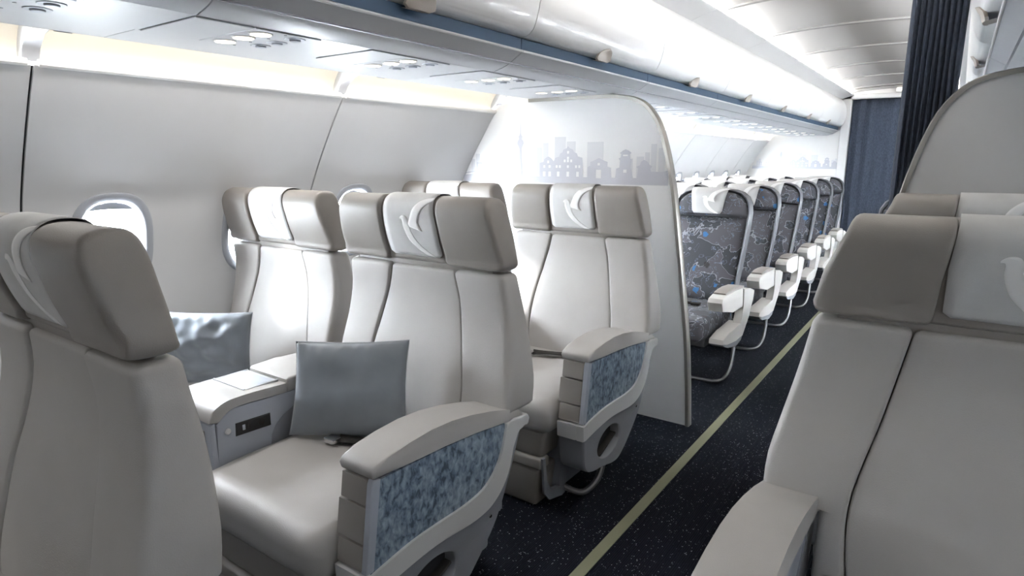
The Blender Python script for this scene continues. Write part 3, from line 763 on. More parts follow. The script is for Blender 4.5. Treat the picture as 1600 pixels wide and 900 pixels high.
# ================================================================== LEATHER SEATS
HP = cr([(1.470, 1.006), (1.458, 1.035), (1.440, 1.085), (1.426, 1.14), (1.420, 1.178), (1.428, 1.207), (1.452, 1.222), (1.485, 1.224), (1.512, 1.215), (1.528, 1.18), (1.540, 1.11), (1.552, 1.035), (1.548, 1.006)], 5, closed=True)
HPL = [(p[0], p[1]) for p in HP]
def hc():
    return sum(p[0] for p in HPL)/len(HPL), sum(p[1] for p in HPL)/len(HPL)
HCY, HCZ = hc()
def hwz(z): return interp([(1.0, 1.0), (1.10, 0.965), (1.20, 0.90), (1.23, 0.86)], z)
OY = 1.2     # row profile coordinates -> object coordinates
def headpad(bm, xa, xb, ra, rb, back=0.0, scale=1.0, tp=0.90):
    def hwz(z): return interp([(1.0, 1.0), (1.10, 1-(1-tp)*0.36), (1.20, tp), (1.23, tp-0.02)], z)
    """pad extruded along x between xa and xb with rounded ends ra, rb"""
    xs = []
    for i in range(5):
        a = PI/2*i/4; xs.append((xa+ra*(1-math.sin(a)) if 0 else xa+ra*(1-math.cos(a)), ra*(1-math.sin(a))))
    n = 4
    for i in range(1, n): xs.append((xa+ra+(xb-rb-xa-ra)*i/n, 0))
    for i in range(5):
        a = PI/2*(4-i)/4; xs.append((xb-rb*(1-math.cos(a)), rb*(1-math.sin(a))))
    rings = []
    for x, ins in xs:
        k = 1-ins/0.075 if ins else 1.0
        kz = 1-ins/0.11
        rings.append([Vector((x*hwz(z), HCY+(y-HCY)*k*scale+back-OY, HCZ+(z-HCZ)*kz*(scale if scale < 1 else 1))) for y, z in HPL])
    loft(bm, rings)
# arc-length path of the front of the headrest for cover and emblem: 0 at front bottom
PATH = [Vector(p) for p in cr([(1.466, 1.018), (1.458, 1.035), (1.440, 1.085), (1.426, 1.14), (1.420, 1.178), (1.428, 1.207), (1.452, 1.222), (1.485, 1.224), (1.512, 1.215), (1.528, 1.18), (1.538, 1.12)], 6)]
SL = [0.0]
for a, b in zip(PATH, PATH[1:]): SL.append(SL[-1]+(b-a).length)
def on_path(s, off, back=0.014):
    s = min(max(s, 0), SL[-1]-1e-5)
    i = max(j for j in range(len(SL)-1) if SL[j] <= s)
    t = (s-SL[i])/(SL[i+1]-SL[i]); p = PATH[i].lerp(PATH[i+1], t)
    d0 = (PATH[min(i+1, len(PATH)-1)]-PATH[i]).normalized()
    d1 = (PATH[min(i+2, len(PATH)-1)]-PATH[min(i+1, len(PATH)-2)]).normalized()
    d = d0.lerp(d1, t).normalized(); nrm = Vector((-d[1], d[0]))
    k = 1
    q = p+nrm*off
    return q[0]+back*k-OY, q[1]
def emblem_strips():
    """bird outline, paired left/right edges; pixel frame of the print -> (u, v)"""
    body = [((511, 243), (513, 250)), ((519, 231), (522, 250)), ((533, 222), (526, 262)), ((553, 226), (526, 276)), ((563, 243), (527, 292)), ((568, 264), (530, 310)), ((573, 300), (538, 342)),
            ((582, 343), (555, 388)), ((604, 396), (583, 432)), ((642, 450), (618, 474)), ((705, 513), (662, 506))]
    wing = [((571, 300), (652, 328)), ((566, 282), (640, 302)), ((571, 262), (632, 268)), ((586, 218), (640, 232)), ((606, 172), (660, 187)), ((642, 134), (690, 152)), ((690, 111), (735, 124)), ((770, 98), (800, 106)), ((850, 92), (858, 97))]
    return body, wing
def uvmap(p):
    x, y = p
    left = 383+(y-100)*0.09; right = 740+(y-100)*0.02
    return (x-left)/(right-left), (y-100)/415.0
S_TOP = 0.205
def emblem(bm):
    for strip in emblem_strips():
        A = cr([(*a, 0) for a, b in strip], 5); B = cr([(*b, 0) for a, b in strip], 5)
        rows = []
        for a, b in zip(A, B):
            row = []
            for k in range(5):
                q = a.lerp(b, k/4); u, v = uvmap((q.x, q.y))
                x = min(-0.115+0.23*u, 0.106); s = 0.012+S_TOP*(1-v)*0.96
                y, z = on_path(s, 0.0062); row.append(Vector((x, y, z)))
            rows.append(row)
        loft(bm, rows, cap=False, closed=False)
SEAM_O = [(0.42, 0.215), (0.6, 0.23), (0.8, 0.19), (0.995, 0.155)]   # aisle side
SEAM_I = [(0.42, 0.18), (0.6, 0.20), (0.8, 0.175), (0.995, 0.12)]
EDGE_O = [(0.585, 0.408), (0.66, 0.408), (0.75, 0.392), (0.85, 0.372), (0.995, 0.345)]
EDGE_I = [(0.585, 0.362), (0.70, 0.356), (0.85, 0.345), (0.995, 0.335)]
FRONT = [(0.42, 1.365), (0.5, 1.375), (0.6, 1.402), (0.7, 1.428), (0.8, 1.458), (0.9, 1.474), (1.0, 1.466)]
REAR = [(0.42, 1.53), (0.6, 1.56), (0.8, 1.572), (1.0, 1.556)]
def make_seat(name, label, group, cx, row, aisle, outer, cat='seat', edge=1.0, belt=False):
    """aisle: +1 when the aisle side is +x, -1 otherwise. outer: with the big aisle armrest."""
    s = aisle
    t = empty(name, (cx, row+OY, 0), label, cat, group)
    def xr(a, b): return (a, b) if a < b else (b, a)
    # cushion
    CH = 0.286 if outer else 0.262
    def cf(z): return (-CH, CH, 0.795-OY, 1.46-OY)
    def cdef(p):
        x, y, z = p; u = (x/CH)
        fy = (y-(0.795-OY))/0.665
        if z > 0.40:
            z += 0.012*(1-abs(u)**4)*(1-fy*0.4)-0.012*max(0, 1-fy*4)
            if abs(abs(x)-0.17) < 0.02: z -= 0.003
        y += 0.02*(z-0.38)*(1-fy) if z < 0.38 else 0
        return (x, y, z)
    bm = bmesh.new(); slab(bm, cf, 0.315, 0.452, 0.045, nz=4, nf=14, deform=cdef); cu = bm_obj('seat_cushion', bm, 'leather', t, sharp=60)
    # base and leg rest
    bm = bmesh.new(); box(bm, -CH+0.022, CH-0.022, 0.93-OY, 1.50-OY, 0.045, 0.325, 0.012); bm_obj('seat_base', bm, 'shell', t)
    def lf(z):
        k = (z-0.02)/0.35; hw = (0.222+0.046*k)*(1 if outer else 0.93)
        return (-hw, hw, 0.828-OY-0.012*math.sin(k*PI), 0.955-OY)
    lg = None
    bm = bmesh.new(); slab(bm, lf, 0.215, 0.338, 0.018, nz=4, nf=4); lg = bm_obj('leg_rest', bm, 'leather_dark', t)
    bm = bmesh.new(); slab(bm, lambda z: (lf(z)[0], lf(z)[1], lf(z)[2]-0.006, lf(z)[3]), 0.004, 0.172, 0.016, nz=4, nf=4); bm_obj('leg_rest_pad', bm, 'leather_dark', lg)
    bm = bmesh.new(); slab(bm, lambda z: (-0.252, 0.252, 0.806-OY, 0.87-OY), 0.172, 0.216, 0.010, nz=3, nf=4); fb = bm_obj('foot_bar', bm, 'block', lg)
    bm = bmesh.new(); pl = [(0.808, 0.222), (0.826, 0.222), (0.838, 0.12), (0.862, 0.075), (0.96, 0.055), (0.985, 0.04), (0.985, 0.012), (0.955, 0.006), (0.86, 0.03), (0.822, 0.075)]
    for ss in (1, -1):
        b2 = bmesh.new(); prism(b2, [(a-OY, b) for a, b in pl], ss*0.250, ss*0.262, 0.003); disc(b2, (ss*0.262, 0.968-OY, 0.028), (ss, 0, 0), 0.006, 0.003, 10)
        bm_obj('foot_bar_bracket', b2, 'shell', lg)
    bm.free()
    # backrest: centre panel and two bolsters, a plastic shell behind
    gp = 0.0012
    def side(zz, tabo, sg): return sg*sinterp(tabo, zz)
    def crest(p):
        return p
    if s > 0: SR, SLt, ER, EL = SEAM_O, SEAM_I, EDGE_O, EDGE_I
    else: SR, SLt, ER, EL = SEAM_I, SEAM_O, EDGE_I, EDGE_O
    if not outer: ER = EL = [(0.585, 0.345), (0.8, 0.352), (0.9, 0.348), (0.995, 0.336)]
    if not outer:
        EL = [(0.585, 0.318), (0.8, 0.326), (0.9, 0.326), (0.995, 0.322)]
    def center(z): return (-sinterp(SLt, z)+gp, sinterp(SR, z)-gp, sinterp(FRONT, z)+0.004-OY, sinterp(REAR, z)-OY)
    bm = bmesh.new(); slab(bm, center, 0.42, 0.992, 0.007, nz=16, nf=6, rt=0.014); bk = bm_obj('backrest', bm, 'leather', t, sharp=60)
    for sg, ST, ET, wide in ((1, SR, ER, CH-0.001), (-1, SLt, EL, CH-0.001)):
        def bol(z, sg=sg, ST=ST, ET=ET, wide=wide):
            a = sg*(sinterp(ST, z)+gp)
            e = sinterp(ET, z)-max(0, 0.592-z)*0.9 if z > 0.583 else wide
            b = sg*e
            yf = sinterp(FRONT, z)-0.002-OY
            if z <= 0.583: yf += 0.0
            return (min(a, b), max(a, b), yf, sinterp(REAR, z)-OY)
        def bd(p, sg=sg, ST=ST):
            # the front edge of the bolster sweeps a little forward low down, back a little at its outer edge
            x, y, z = p; return p
        bm = bmesh.new(); slab(bm, bol, 0.42, 0.996, 0.02, nz=16, nf=5, rt=0.018, rb=0.010, rr=(0.010, 0.022) if sg > 0 else (0.022, 0.010), extra=(0.5829, 0.5831, 0.586, 0.592))
        bo = bm_obj('bolster', bm, 'leather', bk, sharp=50)
    bm = bmesh.new(); slab(bm, lambda z: (-0.285, 0.285, sinterp(REAR, z)-0.012-OY, sinterp(REAR, z)+0.030-OY), 0.16, 0.975, 0.02, nz=10, nf=3)
    bm_obj('back_shell', bm, 'shell', bk)
    # headrest
    bm = bmesh.new(); box(bm, -0.30, 0.30, 1.484-OY, 1.53-OY, 0.965, 1.05, 0.004); bm_obj('headrest_gap_filler', bm, 'leather_dark', bk)  # filler added to stop light leaking between headrest and backrest
    bm = bmesh.new(); headpad(bm, -0.135, 0.135, 0.008, 0.008, back=0.014, scale=0.985, tp=0.95); hr = bm_obj('headrest', bm, 'leather_dark', t, sharp=60)
    for sg in (1, -1):
        bm = bmesh.new()
        tp = 0.93 if s > 0 else 0.84
        if sg > 0: headpad(bm, 0.129, 0.354, 0.014, 0.022, tp=tp)
        else: headpad(bm, -0.350 if outer else -0.324, -0.129, 0.022, 0.014, tp=tp)
        bm_obj('headrest_wing', bm, 'leather_dark', hr, sharp=60)
    bm = bmesh.new(); rows = []
    N = 30; s0 = 0.012; s1 = SL[-1]*0.93
    for i in range(N+1):
        sx = s0+(s1-s0)*i/N
        hw = 0.114 if sx < 0.12 else 0.114-0.10*(min(sx, 0.2)-0.12)
        if sx-s0 < 0.014: hw -= 0.014-math.sqrt(max(0, 0.014**2-(0.014-(sx-s0))**2))
        row = []
        for k in range(11):
            x = -hw+2*hw*k/10; y, z = on_path(sx, 0.0045+0.0015*math.sin(9*x+30*sx)*0.3); row.append(Vector((x, y, z)))
        rows.append(row)
    loft(bm, rows, cap=False, closed=False); cv = bm_obj('headrest_cover', bm, 'cover', hr, sharp=80, label='pale cloth cover over the headrest')
    md = cv.modifiers.new('thick', 'SOLIDIFY'); md.thickness = 0.002; md.offset = 0
    bm = bmesh.new(); emblem(bm); em = bm_obj('bird_emblem', bm, 'emblem', hr, sharp=80, label='white stylised bird print')
    md = em.modifiers.new('thick', 'SOLIDIFY'); md.thickness = 0.0004; md.offset = 0
    if belt:
        bm = bmesh.new()
        P = cr([(s*a, b+belt[0], c) for a, b, c in ((-0.075, 1.172, 0.476), (0.0, 1.205, 0.476), (0.08, 1.235, 0.476), (0.17, 1.275, 0.474), (0.24, 1.32, 0.470), (0.275, 1.36, 0.466))], 5)
        rows = []
        for i, p in enumerate(P):
            d = (P[min(i+1, len(P)-1)]-P[max(i-1, 0)]).normalized(); n_ = Vector((-d.y, d.x, 0))
            tw = 0.5+0.5*math.sin(i*0.25)
            wv = n_*0.022*tw+Vector((0, 0, 0.018*(1-tw)))
            rows.append([p-wv-Vector((0, OY, 0)), p+wv-Vector((0, OY, 0))])
        loft(bm, rows, cap=False, closed=False); bl = bm_obj('seat_belt', bm, 'belt', t, sharp=80)
        md = bl.modifiers.new('thick', 'SOLIDIFY'); md.thickness = 0.003
        bm = bmesh.new(); box(bm, *xr(s*-0.115, s*-0.07), 1.142+belt[0]-OY, 1.180+belt[0]-OY, 0.464, 0.480, 0.004); bm_obj('buckle', bm, 'chrome', bl)
    if outer:
        x0, x1 = s*0.300, s*0.408         # inner and outer faces of the arm
        def Yp(pl): return [(a-OY, b) for a, b in pl]
        # lower shell, with the oval hand hole
        band_top = [(p[0], p[1]) for p in cr([(0.843, 0.378), (0.983, 0.396), (1.087, 0.398), (1.209, 0.396), (1.300, 0.412), (1.365, 0.468), (1.402, 0.564)], 5)]
        band_low = [(p[0], p[1]) for p in cr([(0.846, 0.318), (0.955, 0.333), (1.085, 0.340), (1.25, 0.328), (1.339, 0.345), (1.405, 0.405), (1.452, 0.520), (1.516, 0.527)], 5)]
        shell_out = [(0.862, 0.330), (0.866, 0.235), (0.885, 0.185), (0.94, 0.158), (1.02, 0.146), (1.10, 0.127), (1.16, 0.124), (1.21, 0.145), (1.26, 0.180), (1.36, 0.272), (1.435, 0.40), (1.492, 0.535), (1.47, 0.56), (1.40, 0.57)]
        shell_out = [(p[0], p[1]) for p in cr(shell_out, 4)]
        top_in = [(1.30, 0.42), (1.2, 0.40), (1.05, 0.39), (0.90, 0.38)]
        # shell built as a ring of quads round the hole: outer outline and hole sampled by angle
        hcx, hcz, ha_, hb_, rot = 1.075, 0.236, 0.096, 0.060, math.radians(4)
        poly = shell_out+top_in
        def raycast(a):
            d = Vector((math.cos(a), math.sin(a))); best = None
            for i in range(len(poly)):
                p = Vector(poly[i]); q = Vector(poly[(i+1) % len(poly)]); e = q-p
                den = d.x*e.y-d.y*e.x
                if abs(den) < 1e-9: continue
                w_ = p-Vector((hcx, hcz)); tt = (w_.x*e.y-w_.y*e.x)/den; uu = (w_.x*d.y-w_.y*d.x)/den
                if tt > 0 and -1e-6 <= uu <= 1+1e-6 and (best is None or tt > best): best = tt
            return hcx+d.x*best, hcz+d.y*best
        NA = 180; O = [raycast(2*PI*k/NA) for k in range(NA)]
        Hh = []
        for k in range(NA):
            a = 2*PI*k/NA-rot; c_, s_ = math.cos(a), math.sin(a); rr = 1/math.sqrt((c_/ha_)**2+(s_/hb_)**2)
            Hh.append((hcx+rr*math.cos(2*PI*k/NA), hcz+rr*math.sin(2*PI*k/NA)))
        def ringv(R, x, k=1.0, c=None): return [Vector((x, hcx+(a-hcx)*k-OY, hcz+(b-hcz)*k)) for a, b in R]
        bm = bmesh.new(); xo = x1-s*0.004
        loft(bm, [ringv(Hh, x0+s*0.06), ringv(Hh, xo-s*0.006), ringv(Hh, xo-s*0.001, 1.05), ringv(Hh, xo, 1.12), ringv(O, xo, 0.97), ringv(O, xo-s*0.004, 0.992), ringv(O, xo-s*0.012), ringv(O, x0)], cap=False)
        bm.faces.new([bm.verts.new(v) for v in ringv(O, x0)])
        sh = bm_obj('arm_shell', bm, 'shell', t, sharp=40)
        bm = bmesh.new(); bm.faces.new([bm.verts.new(v) for v in ringv(Hh, x0+s*0.06)]); bm_obj('hand_hole_liner', bm, 'dark', sh)
        bm = bmesh.new(); box(bm, *xr(x0+s*0.062, x1-s*0.02), hcx-0.085-OY, hcx+0.085-OY, hcz-0.040, hcz-0.030, 0.002)
        bmesh.ops.rotate(bm, cent=(0, hcx-OY, hcz), matrix=Matrix.Rotation(math.radians(20), 3, 'X'), verts=bm.verts); bm_obj('recline_lever', bm, 'belt', sh)
        bm = bmesh.new(); disc(bm, (xo, 1.325-OY, 0.300), (s, 0, 0), 0.006, 0.003, 12, 0.001); bm_obj('screw', bm, 'chrome', sh)
        # upper core
        bm = bmesh.new(); core = [(0.93, 0.40), (0.955, 0.56), (0.96, 0.60), (1.15, 0.60), (1.40, 0.575), (1.46, 0.56), (1.42, 0.48), (1.36, 0.42), (1.2, 0.385), (0.95, 0.385)]
        prism(bm, Yp(core), x0+s*0.003, x1-s*0.010, 0.003); ar = bm_obj('armrest', bm, 'shell_light', t)
        # cap pad
        cap = [(0.885, 0.612), (0.880, 0.628), (0.888, 0.640), (0.93, 0.650), (1.00, 0.660), (1.08, 0.665), (1.16, 0.661), (1.24, 0.649), (1.33, 0.629), (1.42, 0.603), (1.478, 0.582), (1.492, 0.570), (1.494, 0.556), (1.40, 0.570), (1.26, 0.589), (1.13, 0.600), (1.00, 0.607)]
        bm = bmesh.new(); prism(bm, Yp(cap), x0-s*0.012, x1, 0.010, 3); bm_obj('armrest_cap', bm, 'cap', ar, sharp=50)
        # inlay
        inl = [(0.905, 0.604), (1.00, 0.603), (1.13, 0.596), (1.26, 0.585), (1.398, 0.567)]+[(a, b+0.0) for a, b in band_top[::-1][1:-1]]+[(0.872, 0.385)]
        bm = bmesh.new(); prism(bm, Yp(inl), x1-s*0.016, x1-s*0.003, 0); bm_obj('stone_inlay', bm, 'marble', ar)
        bm = bmesh.new(); prism(bm, Yp([(0.868, 0.385), (0.873, 0.385), (0.906, 0.606), (0.884, 0.612), (0.878, 0.60), (0.848, 0.385)]), x1-s*0.020, x1-s*0.001, 0.002, 1); bm_obj('corner_trim', bm, 'shell_light', ar)
        # white band
        bm = bmesh.new(); prism(bm, Yp(band_top+[(1.418, 0.566), (1.44, 0.570), (1.512, 0.560), (1.522, 0.545)]+band_low[::-1]), x1-s*0.030, x1+s*0.005, 0.005, 2); bd_ = bm_obj('white_band', bm, 'white', ar, sharp=45)
        bm = bmesh.new(); prism(bm, Yp([(0.846, 0.318), (0.843, 0.378), (0.96, 0.386), (0.955, 0.325)]), x0-s*0.004, x1-s*0.028, 0.005, 2); bm_obj('band_front', bm, 'white', bd_, sharp=45)
        # three front blocks
        for za, zb, nm in ((0.546, 0.607, 'front_block'), (0.452, 0.540, 'tray_door'), (0.386, 0.446, 'front_block')):
            def fy(z): return 0.882-0.032*(0.61-z)/0.225
            dx = s*0.006 if nm == 'tray_door' else 0
            bm = bmesh.new(); prism(bm, Yp([(fy(za), za), (fy(zb), zb), (0.965, zb), (0.965, za)]), x0-s*0.002-dx, x1-s*0.021, 0.004, 2); bm_obj(nm, bm, 'block', ar)
        bm = bmesh.new(); prism(bm, Yp([(0.89, 0.37), (0.905, 0.605), (0.94, 0.605), (0.94, 0.37)]), x0+s*0.002, x1-s*0.008, 0); bm_obj('block_frame', bm, 'shell', ar)
        # floor bar under the arm
        bm = bmesh.new(); tube(bm, cr([(s*0.23, 0.975-OY, 0.045), (s*0.29, 0.985-OY, 0.024), (s*0.335, 1.01-OY, 0.022), (s*0.36, 1.07-OY, 0.06), (s*0.36, 1.13-OY, 0.135)], 6), 0.013, 10); bm_obj('support_bar', bm, 'metal', t)
    return t
ROWP = 1.035
XA, XW = -1.42, -2.19
RX = 2*XC-XA
G1 = 'grey leather seats with white-band armrests'
sa = []
make_seat('leather_seat', 'nearest left leather seat, cropped at the left edge', G1, XA, -ROWP, 1, True)
make_seat('leather_seat', 'central leather aisle seat holding the upright grey pillow', G1, XA, 0, 1, True, belt=(0.0,))
make_seat('leather_seat', 'leather aisle seat directly in front of the skyline partition', G1, XA, ROWP, 1, True, belt=(0.075,))
make_seat('leather_seat', 'leather window seat with sunlit backrest beside two windows', G1, XW, 0, 1, False)
make_seat('leather_seat', 'leather window seat in the partition row, only headrest visible', G1, XW, ROWP, 1, False)
make_seat('leather_seat', 'largest leather seat, filling the lower right corner', G1, RX, 0, -1, True)
make_seat('leather_seat', 'right leather seat mostly hidden behind the big right one', G1, RX, ROWP, -1, True)

# ---- consoles between the leather pairs
def console(row, label):
    t = empty('centre_console', (-1.825, row+OY, 0), label, 'console', 'centre consoles')
    def Yp(pl): return [(a-OY, b) for a, b in pl]
    xl, xr = -0.101, 0.112
    body = [(0.905, 0.02), (0.897, 0.40), (0.900, 0.560), (0.925, 0.582), (0.955, 0.597), (1.13, 0.589), (1.39, 0.578), (1.39, 0.02)]
    bm = bmesh.new(); prism(bm, Yp(body), xl, xr, 0.004); b = bm_obj('console_body', bm, 'shell_light', t)
    bm = bmesh.new(); prism(bm, Yp([(0.884, 0.05), (0.880, 0.565), (0.897, 0.570), (0.903, 0.05)]), xl-0.001, xr+0.002, 0.003); fp = bm_obj('front_panel', bm, 'shell_light', t)
    bm = bmesh.new(); box(bm, xl+0.03, xr-0.03, 0.872-OY, 0.882-OY, 0.30, 0.545, 0.004); bm_obj('tray_latch_cover', bm, 'cap', fp)
    top = [(p[0], p[1]) for p in cr([(0.880, 0.572), (0.888, 0.600), (0.912, 0.618), (0.95, 0.6275), (1.03, 0.6275), (1.145, 0.6215)], 4)]
    bot = [(p[0], p[1]) for p in cr([(1.145, 0.590), (1.03, 0.598), (0.965, 0.599), (0.935, 0.590), (0.905, 0.567)], 4)]
    bm = bmesh.new(); prism(bm, Yp(top+bot), xl-0.002, xr+0.004, 0.006, 3); bm_obj('console_cap', bm, 'cap', t, sharp=50)
    bm = bmesh.new(); prism(bm, Yp([(1.147, 0.590), (1.148, 0.631), (1.158, 0.638), (1.25, 0.640), (1.37, 0.635), (1.392, 0.622), (1.392, 0.578)]), xl-0.002, xr+0.004, 0.010, 3); bm_obj('arm_pad', bm, 'cap', t, sharp=50)
    # flush tray lid
    def zt(y): return 0.6285-0.006*(y-1.03)/0.115 if y > 1.03 else 0.6285
    bm = bmesh.new()
    for xa, xb, ya, yb in ((-0.098, -0.091, 1.015, 1.140), (0.071, 0.078, 1.015, 1.140), (-0.098, 0.078, 1.015, 1.022), (-0.098, 0.078, 1.128, 1.140)):
        box(bm, xa, xb, ya-OY, yb-OY, 0.620, zt((ya+yb)/2)+0.003, 0.001, 1)
    ld = bm_obj('lid_frame', bm, 'lid_metal', t)
    bm = bmesh.new(); box(bm, -0.089, 0.069, 1.024-OY, 1.126-OY, 0.620, 0.6285, 0.001, 1); bm_obj('tray_lid', bm, 'shell_light', ld)
    # socket plate, button
    X = xr
    bm = bmesh.new(); prism(bm, Yp([(0.958, 0.505), (0.960, 0.546), (1.078, 0.541), (1.078, 0.500)]), X-0.002, X+0.004, 0.002, 1); sp = bm_obj('socket_plate', bm, 'black', t)
    bm = bmesh.new(); prism(bm, Yp([(0.980, 0.518), (0.980, 0.535), (0.989, 0.5345), (0.989, 0.5175)]), X+0.003, X+0.0052, 0); bm_obj('usb_port', bm, 'shell_light', sp)
    bm = bmesh.new(); prism(bm, Yp([(1.001, 0.520), (1.001, 0.534), (1.006, 0.534), (1.006, 0.520)]), X+0.003, X+0.0050, 0); disc(bm, (X+0.003, 1.045-OY, 0.523), (1, 0, 0), 0.011, 0.002, 16); bm_obj('power_socket', bm, 'belt', sp)
    bm = bmesh.new(); disc(bm, (X-0.001, 0.934-OY, 0.530), (1, 0, 0), 0.0095, 0.008, 16, 0.003); bm_obj('round_button', bm, 'white', t)
    # quarter-round pocket at the rear, its shade painted as a darker panel
    arc = [(1.075, 0.43), (1.08, 0.466), (1.095, 0.494), (1.125, 0.518), (1.17, 0.538), (1.25, 0.545), (1.36, 0.545), (1.36, 0.43)]
    bm = bmesh.new(); prism(bm, Yp(arc), X-0.002, X+0.0025, 0.001, 1); bm_obj('pocket_shade', bm, 'shell', t)
    return t
console(0, 'light grey centre console with black socket plate and tray lid')
console(ROWP, 'centre console hidden behind the central leather seat')

# ---- pillows
def pillow(label, BL, BR, TR, TL, thick, seed):
    BL, BR, TR, TL = map(Vector, (BL, BR, TR, TL)); c = (BL+BR+TR+TL)/4
    t = empty('pillow', c, label, 'pillow', 'blue-grey satin pillows')
    n = ((BR-BL).cross(TL-BL)).normalized(); N = 36
    def S(u, v, sd):
        # pinch the sides inward between the corners
        cu = 1-0.055*(1-(2*v-1)**2); cv = 1-0.045*(1-(2*u-1)**2)
        uu = 0.5+(u-0.5)*cu; vv = 0.5+(v-0.5)*cv
        p = BL.lerp(BR, uu).lerp(TL.lerp(TR, uu), vv)
        e = max(0, (1-(2*u-1)**2))*max(0, (1-(2*v-1)**2))
        h = thick*e**0.45
        ed = min(u, 1-u, v, 1-v)
        wr = 0.0
        q = Vector((u*9+seed, v*9, sd*3.0))
        wr += (0.010 if seed < 5 else 0.022)*(noise.noise(q*(0.45 if seed < 5 else 0.7)))*min(1, ed*6)
        # gathers running in from the top and bottom edges
        g = math.exp(-((1-v)/0.10))+0.6*math.exp(-(v/0.10))
        wr += 0.004*g*math.sin(u*46+3*noise.noise(Vector((u*5, seed, 1))))*min(1, ed*30)
        g2 = math.exp(-(u/0.08))+math.exp(-((1-u)/0.08))
        wr += 0.002*g2*math.sin(v*30+seed)*min(1, ed*30)
        return p+n*sd*(h+wr)-c
    bm = bmesh.new()
    for sd in (1, -1): loft(bm, [[S(i/N, j/N, sd) for i in range(N+1)] for j in range(N+1)], cap=False, closed=False)
    bmesh.ops.remove_doubles(bm, verts=bm.verts, dist=2e-4)
    bm_obj('pillow_case', bm, 'satin', t, sharp=120)
    bd = [(i/N, 0) for i in range(N)]+[(1, i/N) for i in range(N)]+[(1-i/N, 1) for i in range(N)]+[(0, 1-i/N) for i in range(N+1)]
    bm = bmesh.new(); tube(bm, [S(u, v, 0) for u, v in bd], 0.0013, 6, cap=False); bm_obj('pillow_seam', bm, 'satin_edge', t)
pillow('plain blue-grey pillow standing on the central aisle seat', (-1.672, 1.115, 0.462), (-1.322, 1.300, 0.462), (-1.385, 1.385, 0.765), (-1.672, 1.165, 0.765), 0.055, 1.3)
pillow('wrinkled blue-grey pillow on the window seat beside the console', (-2.47, 1.09, 0.47), (-2.19, 1.31, 0.47), (-2.14, 1.31, 0.765), (-2.44, 1.11, 0.765), 0.055, 7.9)

# ================================================================== ECONOMY SEATS
E_OUT = [(0.36, 0.225), (0.55, 0.232), (0.75, 0.245), (0.92, 0.257), (1.0, 0.258), (1.06, 0.250), (1.10, 0.228), (1.13, 0.190), (1.145, 0.14), (1.152, 0.07)]
def ey(z): return sinterp([(0.42, 0.40), (0.6, 0.46), (0.8, 0.515), (1.0, 0.55), (1.15, 0.575)], z)
def econ_pad(bm, z0, z1, ins, thick, y_off, xmax=None, nz=14, bulge=0.01, n=12):
    """arched pad following the seat outline between z0 and z1"""
    rows_f, rows_b = [], []
    for i in range(nz+1):
        z = z0+(z1-z0)*i/nz; hw = interp(E_OUT, z+ins*0.9 if z > 1.0 else z)-ins
        hw = max(hw, 0.02)
        rf, rb = [], []
        for k in range(n+1):
            u = -1+2*k/n; uu = math.sin(u*PI/2)
            e = (1-abs(uu)**5)*min(1, (min(i, nz-i)+0.0)/1.5)
            rf.append(Vector((hw*uu, ey(z)+y_off-thick*0.5*e-bulge*e, z))); rb.append(Vector((hw*uu, ey(z)+y_off+thick*0.5, z)))
        rows_f.append(rf); rows_b.append(rb)
    loft(bm, rows_f, cap=False, closed=False); loft(bm, rows_b, cap=False, closed=False)
    for rows in ((0, 0), (-1, -1)):
        a, b = rows_f[rows[0]], rows_b[rows[0]]; loft(bm, [a, b], cap=False, closed=False)
    for k in (0, -1): loft(bm, [[r[k] for r in rows_f], [r[k] for r in rows_b]], cap=False, closed=False)
    bmesh.ops.remove_doubles(bm, verts=bm.verts, dist=1e-5)
